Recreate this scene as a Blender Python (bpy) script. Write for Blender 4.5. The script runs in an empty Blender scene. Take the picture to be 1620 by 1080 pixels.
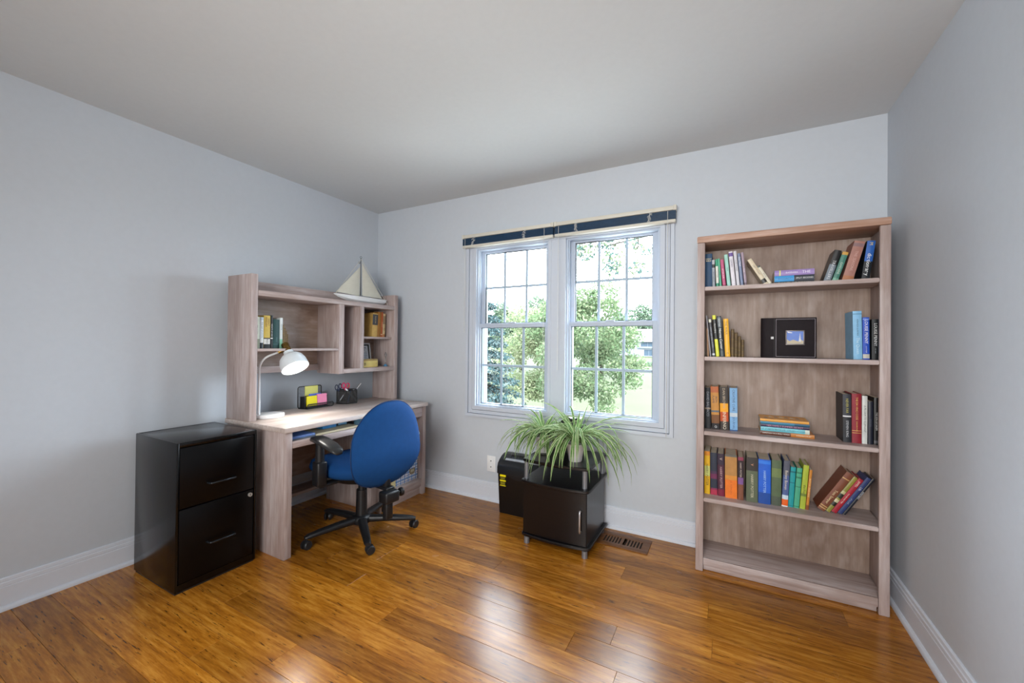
import bpy, bmesh, math, random
from mathutils import Vector, Matrix
random.seed(7)
S = bpy.context.scene
COL = S.collection
PI = math.pi
rad = math.radians

# ------------------------------------------------------------------ camera
cd = bpy.data.cameras.new('camera'); cam = bpy.data.objects.new('camera', cd); COL.objects.link(cam)
YAW, PITCH, ROLL, EYE = 0.49146, 0.006576, 0.010011, 1.2298
cd.sensor_width = 36.0; cd.lens = 638.2 / 1620 * 36.0; cd.clip_start = 0.02; cd.clip_end = 600
fw = Vector((-math.sin(YAW)*math.cos(PITCH), math.cos(YAW)*math.cos(PITCH), math.sin(PITCH)))
r0 = Vector((math.cos(YAW), math.sin(YAW), 0)); u0 = r0.cross(fw)
rt = r0*math.cos(ROLL) + u0*math.sin(ROLL); up = -r0*math.sin(ROLL) + u0*math.cos(ROLL)
cam.matrix_world = Matrix(((rt.x, up.x, -fw.x, 0), (rt.y, up.y, -fw.y, 0), (rt.z, up.z, -fw.z, EYE), (0, 0, 0, 1)))
S.camera = cam

# ------------------------------------------------------------------ light and exposure
SKY_STRENGTH, SUN_STRENGTH, FILL_POWER = 16.0, 5.0, 46.0
w = bpy.data.worlds.new('world'); S.world = w; w.use_nodes = True
bg = w.node_tree.nodes['Background']
bg.inputs[0].default_value = (0.80, 0.90, 1.0, 1); bg.inputs[1].default_value = SKY_STRENGTH
sl = bpy.data.lights.new('sun', 'SUN'); sl.energy = SUN_STRENGTH; sl.angle = rad(1.0); sl.color = (1, .95, .86)
so = bpy.data.objects.new('sun', sl); COL.objects.link(so); so.rotation_euler = (rad(38), rad(32), 0)
fl = bpy.data.lights.new('fill_light', 'AREA'); fl.energy = FILL_POWER; fl.shape = 'DISK'; fl.size = 1.6; fl.spread = rad(130); fl.color = (1, .985, .96)  # unseen fill lamp added behind the camera to brighten the room
fo = bpy.data.objects.new('fill_light', fl); COL.objects.link(fo); fo.location = (-0.3, -1.3, 1.5)
fo.rotation_euler = Vector((-0.35, 3.6, -0.25)).to_track_quat('-Z', 'Y').to_euler()
for nm, xc in (('window_portal', -1.472), ('window_portal', -0.705)):
    pl = bpy.data.lights.new(nm, 'AREA'); pl.shape = 'RECTANGLE'; pl.size = .66; pl.size_y = 1.28; pl.cycles.is_portal = True
    po = bpy.data.objects.new(nm, pl); COL.objects.link(po); po.location = (xc, 2.93, 1.36); po.rotation_euler = (rad(-90), 0, 0)
S.view_settings.view_transform = 'Standard'; S.view_settings.look = 'None'
S.view_settings.exposure = 0.36; S.view_settings.gamma = 1.0; S.view_settings.use_curve_mapping = False
S.cycles.max_bounces = 10; S.cycles.diffuse_bounces = 6; S.cycles.transparent_max_bounces = 16
S.cycles.caustics_reflective = False; S.cycles.caustics_refractive = False; S.cycles.sample_clamp_indirect = 6.0

# ------------------------------------------------------------------ colour and material helpers
def lin(c):
    if isinstance(c, str):
        c = tuple(int(c[i:i+2], 16)/255 for i in (0, 2, 4))
        return tuple(v/12.92 if v <= .04045 else ((v+.055)/1.055)**2.4 for v in c)
    return tuple(c)
MC = {}
def new_mat(name):
    m = bpy.data.materials.new(name); m.use_nodes = True
    nt = m.node_tree; b = nt.nodes['Principled BSDF']
    return m, nt, b
def noise(nt, scale, detail=3, vec=None, rough=.55):
    n = nt.nodes.new('ShaderNodeTexNoise'); n.inputs['Scale'].default_value = scale
    n.inputs['Detail'].default_value = detail; n.inputs['Roughness'].default_value = rough
    if vec is not None: nt.links.new(vec, n.inputs['Vector'])
    return n
def ramp(nt, fac, stops):
    r = nt.nodes.new('ShaderNodeValToRGB'); e = r.color_ramp.elements
    e[0].position, e[0].color = stops[0][0], (*lin(stops[0][1]), 1)
    e[1].position, e[1].color = stops[-1][0], (*lin(stops[-1][1]), 1)
    for p, c in stops[1:-1]:
        x = e.new(p); x.color = (*lin(c), 1)
    nt.links.new(fac, r.inputs[0]); return r
def mix(nt, fac, a, b, mode='MIX'):
    m = nt.nodes.new('ShaderNodeMix'); m.data_type = 'RGBA'; m.blend_type = mode
    for sock, v in ((0, fac), (6, a), (7, b)):
        if hasattr(v, 'links'): nt.links.new(v, m.inputs[sock])
        elif sock == 0: m.inputs[0].default_value = v
        else: m.inputs[sock].default_value = (*lin(v), 1)
    return m.outputs[2]
def bump(nt, b, h, strength, dist=.002):
    n = nt.nodes.new('ShaderNodeBump'); n.inputs['Strength'].default_value = strength; n.inputs['Distance'].default_value = dist
    nt.links.new(h, n.inputs['Height']); nt.links.new(n.outputs[0], b.inputs['Normal'])
def obj_vec(nt, scale=(1, 1, 1), randomise=True):
    tc = nt.nodes.new('ShaderNodeTexCoord'); mp = nt.nodes.new('ShaderNodeMapping')
    mp.inputs['Scale'].default_value = scale
    if randomise:
        oi = nt.nodes.new('ShaderNodeObjectInfo'); va = nt.nodes.new('ShaderNodeVectorMath'); va.operation = 'MULTIPLY_ADD'
        nt.links.new(oi.outputs['Random'], va.inputs[0]); va.inputs[1].default_value = (7.3, 5.1, 9.7)
        nt.links.new(tc.outputs['Object'], va.inputs[2]); nt.links.new(va.outputs[0], mp.inputs[0])
    else:
        nt.links.new(tc.outputs['Object'], mp.inputs[0])
    return mp.outputs[0]
def plain(col, rough=.5, metal=0.0, spec=.5, coat=0.0, var=.06, bscale=0, bstr=0, name=None):
    key = (col, rough, metal, spec, coat, var, bscale, bstr)
    if key in MC: return MC[key]
    m, nt, b = new_mat(name or 'paint'); c = lin(col)
    v = obj_vec(nt); n = noise(nt, 35, 3, v)
    lo = tuple(x*(1-var) for x in c); hi = tuple(min(1, x*(1+var)) for x in c)
    r = ramp(nt, n.outputs[0], [(.3, lo), (.7, hi)])
    nt.links.new(r.outputs[0], b.inputs['Base Color'])
    b.inputs['Roughness'].default_value = rough; b.inputs['Metallic'].default_value = metal
    b.inputs['Specular IOR Level'].default_value = spec; b.inputs['Coat Weight'].default_value = coat
    if bstr: bump(nt, b, noise(nt, bscale, 2, v).outputs[0], bstr)
    MC[key] = m; return m
def wood(axis, dark, mid, light, name, rough=.5, blotch=True, soft=False):
    key = (axis, dark, mid, light)
    if key in MC: return MC[key]
    m, nt, b = new_mat(name)
    sc = [1, 1, 1]; sc['xyz'.index(axis)] = .06
    v = obj_vec(nt, tuple(sc)); g = noise(nt, 55, 5, v, .65)
    c = ramp(nt, g.outputs[0], [(-.0 if soft else .15, dark), (.5, mid), (1.0 if soft else .82, light)]).outputs[0]
    if blotch:
        sc2 = [1, 1, 1]; sc2['xyz'.index(axis)] = .42 if soft else .25
        v2 = obj_vec(nt, tuple(sc2)); g2 = noise(nt, 7, 4, v2, .6)
        f = ramp(nt, g2.outputs[0], [(.40, (0, 0, 0)), (.68, (.85, .85, .85) if soft else (.6, .6, .6))]).outputs[0]
        c = mix(nt, f, c, dark)
        v3 = obj_vec(nt, tuple(sc2)); g3 = noise(nt, 13, 3, v3, .5)
        f3 = ramp(nt, g3.outputs[0], [(.55, (0, 0, 0)), (.8, (.55, .55, .55))]).outputs[0]
        c = mix(nt, f3, c, light)
    nt.links.new(c, b.inputs['Base Color']); b.inputs['Roughness'].default_value = rough
    bump(nt, b, g.outputs[0], .2, .0015)
    MC[key] = m; return m

PK = ('8f7b72', 'b6a6a3', 'd6d0d1')
def pickled(axis): return wood(axis, *PK, 'pickled_oak_' + axis)
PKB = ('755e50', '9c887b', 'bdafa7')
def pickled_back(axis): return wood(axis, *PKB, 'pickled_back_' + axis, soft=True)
def pickled_top(axis): return wood(axis, '946b52', 'b5927f', 'd0bdb3', 'pickled_top_' + axis)
def espresso(axis): return wood(axis, '09080a', '0d0b0e', '131013', 'espresso_laminate_' + axis, .28, False)

M_wall = plain('c3cad2', .75, var=.012, bscale=180, bstr=.04, name='wall_paint')
M_ceil = plain('d0d3d4', .85, var=.012, bscale=150, bstr=.05, name='ceiling_paint')
M_trim = plain('d6dce6', .6, spec=.25, var=.01, name='white_trim_paint')
M_case = plain('c4ccd8', .6, spec=.25, var=.01, name='backlit_trim_paint')  # trim paint darkened, backlit shade of the casing is in the colour
M_vinyl = plain('bac5d4', .6, spec=.25, var=.015, name='white_vinyl')
M_grid = plain('a9bccd', .6, spec=.2, var=.015, name='window_grid')
M_seal = plain('2b3235', .6, name='window_gasket')
M_blackmetal = plain('030304', .2, spec=.4, var=.15, bscale=300, bstr=.02, name='black_enamel')
M_blackplastic = plain('17181b', .42, var=.1, name='black_plastic')
M_softblack = plain('2a2b2c', .38, var=.1, name='soft_black_plastic')
M_steel = plain('9b9da3', .32, metal=.9, name='satin_steel')
M_greymetal = plain('85878c', .4, metal=.5, name='grey_tube')
M_chrome = plain('d0d0d0', .15, metal=1.0, name='chrome')
M_brass = plain('8f7440', .22, metal=1.0, name='brass')
M_white = plain('e9ecee', .35, var=.015, name='white_lacquer')
M_cream = plain('cfccc0', .5, var=.02, name='cream_plastic')
M_paper = plain('d8d0bd', .8, name='page_paper')
M_blue = plain('0d4179', .85, spec=.25, var=.05, bscale=900, bstr=.25, name='blue_upholstery')
M_mesh = plain('101114', .45, name='black_wire')

def floor_mat():
    m, nt, b = new_mat('strand_bamboo')
    v = obj_vec(nt, (.09, 1, 1)); g = noise(nt, 55, 6, v, .7)
    v2 = obj_vec(nt, (.10, 1, 1)); g2 = noise(nt, 130, 3, v2, .6)
    oi = nt.nodes.new('ShaderNodeObjectInfo')
    c = ramp(nt, g.outputs[0], [(.24, '6a3a0e'), (.48, 'a3661b'), (.74, 'cd9038')]).outputs[0]
    tone = ramp(nt, oi.outputs['Random'], [(0, (.66, .63, .58)), (.5, (.95, .94, .92)), (1, (1.18, 1.17, 1.13))]).outputs[0]
    c = mix(nt, 1.0, c, tone, 'MULTIPLY')
    f = ramp(nt, g2.outputs[0], [(.30, (.9, .9, .9)), (.39, (0, 0, 0))]).outputs[0]
    c = mix(nt, f, c, '3a1d07')
    nt.links.new(c, b.inputs['Base Color'])
    n3 = noise(nt, 3, 3, obj_vec(nt)); r = ramp(nt, n3.outputs[0], [(.3, (.19, .19, .19)), (.7, (.28, .28, .28))])
    nt.links.new(r.outputs[0], b.inputs['Roughness']); b.inputs['Specular IOR Level'].default_value = .55
    bump(nt, b, g.outputs[0], .08, .001); return m
M_floor = floor_mat()

def glass_mat(name='window_glass', tint=(.96, .98, .985)):
    m = bpy.data.materials.new(name); m.use_nodes = True; nt = m.node_tree; nt.nodes.clear()
    o = nt.nodes.new('ShaderNodeOutputMaterial'); t = nt.nodes.new('ShaderNodeBsdfTransparent'); t.inputs[0].default_value = (*tint, 1)
    g = nt.nodes.new('ShaderNodeBsdfGlossy'); g.inputs['Roughness'].default_value = .01
    f = nt.nodes.new('ShaderNodeFresnel'); f.inputs[0].default_value = 1.35
    n = nt.nodes.new('ShaderNodeTexNoise'); n.inputs['Scale'].default_value = 2
    x = nt.nodes.new('ShaderNodeMixShader'); nt.links.new(f.outputs[0], x.inputs[0])
    nt.links.new(t.outputs[0], x.inputs[1]); nt.links.new(g.outputs[0], x.inputs[2]); nt.links.new(x.outputs[0], o.inputs[0])
    return m
M_glass = glass_mat()
def emit_mat(name, col, st):
    m, nt, b = new_mat(name); b.inputs['Emission Color'].default_value = (*lin(col), 1); b.inputs['Emission Strength'].default_value = st
    return m
def leaf_mat(name, c1, c2, trans=.35, scale=1.5):
    m, nt, b = new_mat(name)
    tc = nt.nodes.new('ShaderNodeTexCoord'); n = noise(nt, scale, 4, tc.outputs['Object'])
    r = ramp(nt, n.outputs[0], [(.35, c1), (.65, c2)])
    nt.links.new(r.outputs[0], b.inputs['Base Color']); b.inputs['Roughness'].default_value = .6
    b.inputs['Specular IOR Level'].default_value = .05
    t = nt.nodes.new('ShaderNodeBsdfTranslucent'); nt.links.new(r.outputs[0], t.inputs[0])
    x = nt.nodes.new('ShaderNodeMixShader'); x.inputs[0].default_value = trans
    nt.links.new(b.outputs[0], x.inputs[1]); nt.links.new(t.outputs[0], x.inputs[2])
    nt.links.new(x.outputs[0], nt.nodes['Material Output'].inputs[0]); return m
def plaid_mat():
    m, nt, b = new_mat('blue_plaid_paper')
    tc = nt.nodes.new('ShaderNodeTexCoord'); sp = nt.nodes.new('ShaderNodeSeparateXYZ'); nt.links.new(tc.outputs['Object'], sp.inputs[0])
    def stripes(sock, period, frac, off=0.0):
        a = nt.nodes.new('ShaderNodeMath'); a.operation = 'MULTIPLY_ADD'; nt.links.new(sock, a.inputs[0]); a.inputs[1].default_value = 1/period; a.inputs[2].default_value = off + 50
        f = nt.nodes.new('ShaderNodeMath'); f.operation = 'FRACT'; nt.links.new(a.outputs[0], f.inputs[0])
        l = nt.nodes.new('ShaderNodeMath'); l.operation = 'LESS_THAN'; nt.links.new(f.outputs[0], l.inputs[0]); l.inputs[1].default_value = frac
        return l.outputs[0]
    c = 'e8eaec'
    ad = nt.nodes.new('ShaderNodeMath'); ad.operation = 'ADD'; nt.links.new(sp.outputs['X'], ad.inputs[0]); nt.links.new(sp.outputs['Y'], ad.inputs[1])
    for sk, per, fr, of, col in ((ad.outputs[0], .042, .30, .1, '6fa0d8'), (sp.outputs['Z'], .042, .30, .3, '6fa0d8'), (ad.outputs[0], .042, .08, .55, '2456a6'),
                                 (sp.outputs['Z'], .042, .10, .75, '2456a6'), (ad.outputs[0], .042, .07, .12, '2456a6'), (sp.outputs['Z'], .042, .08, .33, '2456a6')):
        ml = nt.nodes.new('ShaderNodeMath'); ml.operation = 'MULTIPLY'; nt.links.new(stripes(sk, per, fr, of), ml.inputs[0]); ml.inputs[1].default_value = .8
        c = mix(nt, ml.outputs[0], c, col)
    nt.links.new(c, b.inputs['Base Color']); b.inputs['Roughness'].default_value = .6; return m

# ------------------------------------------------------------------ mesh helpers
class MB:
    def __init__(self): self.bm = bmesh.new(); self.mi = 0
    def _tag(self, faces):
        for f in faces: f.material_index = self.mi
    def box(self, x0, x1, y0, y1, z0, z1, bev=0.0, seg=2, rot=None):
        r = bmesh.ops.create_cube(self.bm, size=1.0)
        vs = r['verts']
        for v in vs: v.co = Vector(((x0+x1)/2 + v.co.x*(x1-x0), (y0+y1)/2 + v.co.y*(y1-y0), (z0+z1)/2 + v.co.z*(z1-z0)))
        fs = list({f for v in vs for f in v.link_faces}); self._tag(fs)
        if bev > 0:
            es = list({e for v in vs for e in v.link_edges})
            rb = bmesh.ops.bevel(self.bm, geom=es, offset=bev, segments=seg, affect='EDGES', profile=.5)
            self._tag(rb['faces']); vs = list({v for f in rb['faces'] for v in f.verts} | {v for v in vs if v.is_valid})
        if rot is not None:
            for v in vs: v.co = rot @ v.co
        return self
    def prism(self, pts, axis, a0, a1, cap=True):
        # pts: polygon in the two other axes (cyclic order xyz), extruded along axis
        k = 'xyz'.index(axis)
        def mk(p, a):
            c = [0, 0, 0]; c[k] = a; o = [i for i in range(3) if i != k]; c[o[0]], c[o[1]] = p; return self.bm.verts.new(c)
        A = [mk(p, a0) for p in pts]; B = [mk(p, a1) for p in pts]; n = len(pts); fs = []
        for i in range(n): fs.append(self.bm.faces.new((A[i], A[(i+1) % n], B[(i+1) % n], B[i])))
        if cap: fs += [self.bm.faces.new(A[::-1]), self.bm.faces.new(B)]
        self._tag(fs); return self
    def loft(self, rings, cap0=True, cap1=True, closed=True):
        V = [[self.bm.verts.new(p) for p in r] for r in rings]; fs = []
        for a, b in zip(V, V[1:]):
            n = len(a)
            for i in range(n if closed else n-1):
                j = (i+1) % n; fs.append(self.bm.faces.new((a[i], a[j], b[j], b[i])))
        if cap0: fs.append(self.bm.faces.new(V[0][::-1]))
        if cap1: fs.append(self.bm.faces.new(V[-1]))
        self._tag(fs); return self
    def cyl(self, p0, p1, r0, r1=None, n=14, cap=True):
        r1 = r0 if r1 is None else r1
        return self.tube([p0, p1], [r0, r1], n, cap)
    def tube(self, pts, r, n=10, cap=True):
        pts = [Vector(p) for p in pts]; rs = r if isinstance(r, (list, tuple)) else [r]*len(pts)
        rings = []; ref = None
        for i, p in enumerate(pts):
            d = (pts[min(i+1, len(pts)-1)] - pts[max(i-1, 0)]).normalized()
            if ref is None:
                ref = Vector((0, 0, 1)) if abs(d.z) < .9 else Vector((1, 0, 0))
            u = (ref - d*ref.dot(d)).normalized(); ref = u; v = d.cross(u)
            rings.append([p + (u*math.cos(2*PI*k/n) + v*math.sin(2*PI*k/n))*rs[i] for k in range(n)])
        return self.loft(rings, cap, cap)
    def lathe(self, prof, origin=(0, 0, 0), axis=(0, 0, 1), n=28, cap0=True, cap1=True):
        a = Vector(axis).normalized(); q = Vector((0, 0, 1)).rotation_difference(a); o = Vector(origin)
        rings = [[o + q @ Vector((r*math.cos(2*PI*k/n), r*math.sin(2*PI*k/n), z)) for k in range(n)] for r, z in prof]
        return self.loft(rings, cap0, cap1)
    def build(self, name, mats, parent=None, smooth=None, world=True):
        bm = self.bm; bmesh.ops.recalc_face_normals(bm, faces=bm.faces[:])
        me = bpy.data.meshes.new(name)
        if parent is not None and world:
            off = parent.get('_base'); 
            if off is not None: bmesh.ops.translate(bm, vec=-Vector(off), verts=bm.verts[:])
        bm.to_mesh(me); bm.free()
        for m in (mats if isinstance(mats, (list, tuple)) else [mats]): me.materials.append(m)
        o = bpy.data.objects.new(name, me); COL.objects.link(o)
        if parent is not None: o.parent = parent
        if parent is not None and world and parent.get('_base') is not None: o['_base'] = parent['_base']
        if smooth is not None:
            me.shade_smooth() if smooth >= 180 else me.set_sharp_from_angle(angle=rad(smooth))
            if smooth < 180:
                for p in me.polygons: p.use_smooth = True
                me.set_sharp_from_angle(angle=rad(smooth))
        return o
def box(name, mat, parent, x0, x1, y0, y1, z0, z1, bev=.002, **k):
    return MB().box(x0, x1, y0, y1, z0, z1, bev).build(name, mat, parent, smooth=40 if bev else None, **k)
def tag(o, label, cat, group=None):
    o['label'] = label; o['category'] = cat
    if group: o['group'] = group
    return o
def thing(name, label, cat, loc=(0, 0, 0), rot=(0, 0, 0), group=None, local=False):
    o = bpy.data.objects.new(name, None); COL.objects.link(o); o.location = loc; o.rotation_euler = rot
    o.empty_display_size = .05
    if not local: o['_base'] = list(loc)
    return tag(o, label, cat, group)
def struct(o): o['kind'] = 'structure'; return o
def struct_root(name, loc=(0, 0, 0)):
    o = bpy.data.objects.new(name, None); COL.objects.link(o); o.location = loc; o['_base'] = list(loc); o['kind'] = 'structure'; return o
TEXTS = []
def text(body, parent, mat, loc, rot, length, height, name='lettering'):
    c = bpy.data.curves.new(name, 'FONT'); c.body = body; c.size = 1.0; c.align_x = 'CENTER'; c.align_y = 'CENTER'; c.extrude = 0.0; c.resolution_u = 2
    c.materials.append(mat); o = bpy.data.objects.new(name, c); COL.objects.link(o); o.parent = parent
    o.location = loc; o.rotation_euler = rot; TEXTS.append((o, length, height)); return o
def superellipse(a, b, n=2.6, k=28, phase=0.0):
    out = []
    for i in range(k):
        t = 2*PI*i/k + phase; c, s = math.cos(t), math.sin(t)
        out.append((a*math.copysign(abs(c)**(2/n), c), b*math.copysign(abs(s)**(2/n), s)))
    return out

# ------------------------------------------------------------------ the room
XL, XR, YB, YF, ZC = -2.902, 0.720, 2.736, -1.60, 2.44
fl_ = MB().box(XL-.1, XR+.1, YF-.1, YB+.16, -.12, -.0125).build('floor', plain('2a1706', .8, name='subfloor')); struct(fl_)
PW = .12335; Y0 = 1.541
joints = {0: [-.57], 1: [-.42], 3: [-1.121, .62], 5: [-.493], -1: [-.362], 2: [-1.75, -.05], 4: [-1.9], 6: [-1.2], -2: [-1.35]}
k = math.floor((YF-Y0)/PW)
while Y0 + k*PW < YB - .001:
    a, b = max(YF, Y0+k*PW), min(YB, Y0+(k+1)*PW)
    rnd = random.Random(100+k); cuts = list(joints.get(k, []))
    if not cuts: cuts = [XL + rnd.uniform(.3, 1.7)]
    while cuts[-1] + .9 < XR: cuts.append(cuts[-1] + rnd.uniform(1.25, 1.85))
    while cuts[0] - 1.7 > XL: cuts.insert(0, cuts[0] - rnd.uniform(1.25, 1.65))
    xs = [XL] + [c for c in cuts if XL+.1 < c < XR-.1] + [XR]
    for x0, x1 in zip(xs, xs[1:]):
        MB().box(x0+.0004, x1-.0004, a+.0005, b-.0005, -.0125, 0, .0006, 1).build('plank', M_floor, fl_)
    k += 1
struct(MB().box(XL-.1, XR+.1, YF-.1, YB+.16, ZC, ZC+.12).build('ceiling', M_ceil))
struct(MB().box(XL-.1, XL, YF, YB+.16, -.12, ZC).build('wall_left', M_wall))
struct(MB().box(XR, XR+.1, YF, YB+.16, -.12, ZC).build('wall_right', M_wall))
struct(MB().box(XL-.1, XR+.1, YF-.1, YF, -.12, ZC).build('wall_front', M_wall))
WL, WR, ZB, ZT = (-1.785, -1.160), (-1.025, -.385), .735, 1.99
b = MB(); yb2 = YB+.16
b.box(XL, WL[0], YB, yb2, -.12, ZC); b.box(WL[1], WR[0], YB, yb2, ZB, ZT); b.box(WR[1], XR, YB, yb2, -.12, ZC)
b.box(WL[0], WR[1], YB, yb2, -.12, ZB); b.box(WL[0], WR[1], YB, yb2, ZT, ZC)
struct(b.build('wall_back', M_wall))
# baseboards: (distance from wall, height) profile
prof = [(0, 0), (.013, 0), (.013, .103), (.0105, .1045), (.0105, .107), (.013, .1085), (.0125, .123), (.0085, .1255), (.0085, .128), (.0105, .1295), (.009, .141), (.005, .144), (0, .144)]
shoe = [(.0125, 0), (.028, 0), (.0275, .008), (.0245, .015), (.019, .0195), (.0125, .021)]
def base(name, mk, axis, a0, a1):
    o = struct(MB().prism([mk(p) for p in prof], axis, a0, a1).build(name, M_trim))
    MB().prism([mk(p) for p in shoe], axis, a0, a1).build('shoe_moulding', M_trim, o)
base('baseboard_left', lambda p: (XL+p[0], p[1]), 'y', YF, YB)
base('baseboard_right', lambda p: (XR-p[0], p[1]), 'y', YF, YB)
base('baseboard_back', lambda p: (YB-p[0], p[1]), 'x', XL+.013, XR-.013)
# window casing: picture frame with stepped profile, plus mullion casing
tr = struct_root('trim_1', (-1.09, YB, .65))
CO = (-1.877, -.300, .650, 2.035)
def frame_piece(name, parent, ox0, ox1, oz0, oz1, ix0, ix1, iz0, iz1, y0, y1, mat):
    for nm, q in (('left', [(ox0, oz0), (ix0, iz0), (ix0, iz1), (ox0, oz1)]), ('right', [(ox1, oz0), (ox1, oz1), (ix1, iz1), (ix1, iz0)]),
                  ('bottom', [(ox0, oz0), (ox1, oz0), (ix1, iz0), (ix0, iz0)]), ('top', [(ox0, oz1), (ix0, iz1), (ix1, iz1), (ox1, oz1)])):
        MB().prism(q, 'y', y0, y1).build(name, mat, parent)
x0, x1, z0, z1 = CO
frame_piece('casing_backband', tr, x0, x1, z0, z1, x0+.022, x1-.022, z0+.022, z1-.022, YB-.026, YB, M_case)
frame_piece('casing_board', tr, x0+.026, x1-.026, z0+.026, z1-.026, x0+.058, x1-.052, z0+.051, z1-.03, YB-.016, YB, M_case)
frame_piece('casing_bead', tr, x0+.062, x1-.055, z0+.055, z1-.03, WL[0], WR[1], ZB, ZT, YB-.020, YB, M_case)
MB().box(WL[1], WL[1]+.022, YB-.020, YB, ZB, ZT, .003).build('casing_bead', M_case, tr)
MB().box(WR[0]-.022, WR[0], YB-.020, YB, ZB, ZT, .003).build('casing_bead', M_case, tr)
MB().box(WL[1]+.022, WR[0]-.022, YB-.014, YB, ZB, ZT).build('mullion_board', M_case, tr)

def window(name, x0, x1, up_g, up_v, lo_g, lo_v):
    root = struct_root(name, ((x0+x1)/2, YB, ZB))
    def ring(nm, par, mat, ox0, ox1, oz0, oz1, ix0, ix1, iz0, iz1, y0, y1, bev=.002):
        m = MB(); m.box(ox0, ix0, y0, y1, oz0, oz1, bev); m.box(ix1, ox1, y0, y1, oz0, oz1, bev)
        m.box(ix0, ix1, y0+.0005, y1, oz0, iz0, bev); m.box(ix0, ix1, y0+.0005, y1, iz1, oz1, bev)
        return m.build(nm, mat, par, smooth=35)
    ring('jamb', root, M_vinyl, x0, x1, ZB, ZT, x0+.012, x1-.012, ZB+.012, ZT-.012, YB-.005, YB+.12)
    m = MB()
    for s, xx in ((1, x0+.012), (-1, x1-.012)):
        for yy in (YB+.012, YB+.045, YB+.078): m.box(min(xx, xx+s*.008), max(xx, xx+s*.008), yy, yy+.006, ZB+.012, ZT-.012)
    m.build('balance_track', M_vinyl, root)
    for nm, g, vx, hz, yc, oz0, oz1 in (('upper_sash', up_g, up_v, 1.682, 2.800, 1.360, ZT-.012), ('lower_sash', lo_g, lo_v, 1.060, 2.765, ZB+.012, 1.392)):
        gx0, gx1, gz0, gz1 = g; y0, y1 = yc-.016, yc+.014
        sx0, sx1 = x0+.013, x1-.013
        sash = ring(nm, root, M_vinyl, sx0, sx1, oz0, oz1, gx0-.004, gx1+.004, gz0-.004, gz1+.004, y0, y1)
        ring('gasket', sash, M_seal, gx0-.0045, gx1+.0045, gz0-.0045, gz1+.0045, gx0, gx1, gz0, gz1, yc-.006, yc+.010, 0)
        for x in vx: MB().box(x-.009, x+.009, yc-.003, yc+.004, gz0, gz1).build('muntin', M_grid, sash)
        xs = [gx0] + list(vx) + [gx1]
        for a, b_ in zip(xs, xs[1:]):
            MB().box(a+(.009 if a != gx0 else 0), b_-(.009 if b_ != gx1 else 0), yc-.003, yc+.004, hz-.009, hz+.009).build('muntin', M_grid, sash)
        for a, b_ in zip(xs, xs[1:]):
            for c, d in ((gz0, hz), (hz, gz1)):
                m = MB(); e = .0002
                m.bm.faces.new([m.bm.verts.new(p) for p in ((a+e, yc+.006, c+e), (b_-e, yc+.006, c+e), (b_-e, yc+.006, d-e), (a+e, yc+.006, d-e))])
                m.build('pane', M_glass, sash)
        if nm == 'lower_sash':
            xm = (gx0+gx1)/2
            lk = MB().box(xm-.03, xm+.03, y0+.004, y0+.024, oz1, oz1+.010, .003).build('sash_lock', M_vinyl, sash, smooth=40)
            for sx in (gx0+.06, gx1-.06):
                MB().box(sx-.02, sx+.02, y0+.006, y0+.022, oz1, oz1+.006, .002).build('tilt_latch', M_vinyl, sash, smooth=40)
        else:
            for sx in (sx0+.012, sx1-.012): MB().box(sx-.004, sx+.004, y0-.004, y0, 1.50, 1.54, .002).build('vent_stop', M_vinyl, sash, smooth=40)
window('window_1', *WL, (-1.738, -1.209, 1.400, 1.955), (-1.567, -1.374), (-1.755, -1.202, .755, 1.355), (-1.572, -1.380))
window('window_2', *WR, (-.974, -.447, 1.400, 1.960), (-.806, -.613), (-.990, -.437, .760, 1.358), (-.810, -.622))

# ------------------------------------------------------------------ outside
def ground_z(y):
    pts = [(2.9, -3.2), (10, -3.2), (25, -2.85), (45, -2.3), (90, -1.1), (130, 2.5), (200, 14)]
    for (a, za), (b_, zb) in zip(pts, pts[1:]):
        if y <= b_: return za + (zb-za)*(max(y, a)-a)/(b_-a)
    return pts[-1][1]
m = MB(); xs = [-160, -90, -50, -30, -20, -12, -6, 0, 6, 20, 60]; ys = [2.95, 6, 10, 17, 25, 35, 45, 60, 75, 90, 110, 130, 160, 200]
G = [[m.bm.verts.new((x, y, ground_z(y) + (.12*math.sin(x*.3+y*.17) if 10 < y < 120 else 0))) for x in xs] for y in ys]
for r1, r2 in zip(G, G[1:]):
    for i in range(len(xs)-1): m.bm.faces.new((r1[i], r1[i+1], r2[i+1], r2[i]))
def grass_mat():
    mm, nt, b = new_mat('lawn_grass'); tc = nt.nodes.new('ShaderNodeTexCoord')
    n = noise(nt, .35, 6, tc.outputs['Object'], .7); r = ramp(nt, n.outputs[0], [(.3, (.034, .040, .019)), (.7, (.047, .053, .028))])
    nt.links.new(r.outputs[0], b.inputs['Base Color']); b.inputs['Roughness'].default_value = .9; b.inputs['Specular IOR Level'].default_value = .1; return mm
o = m.build('lawn', grass_mat(), smooth=180); o['kind'] = 'structure'

m = MB()
for i in range(5):
    for j in range(3): m.box(-15+5.2*i, -9.84+5.2*i, 3.05+3.2*j, 6.22+3.2*j, -3.25, -2.98)
o = m.build('bounce_slab', plain('b3b1aa', .85, spec=.2, var=.06, name='bounce_slab_pale')); o['kind'] = 'structure'  # unseen slab added below the window to bounce daylight onto the ceiling

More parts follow.
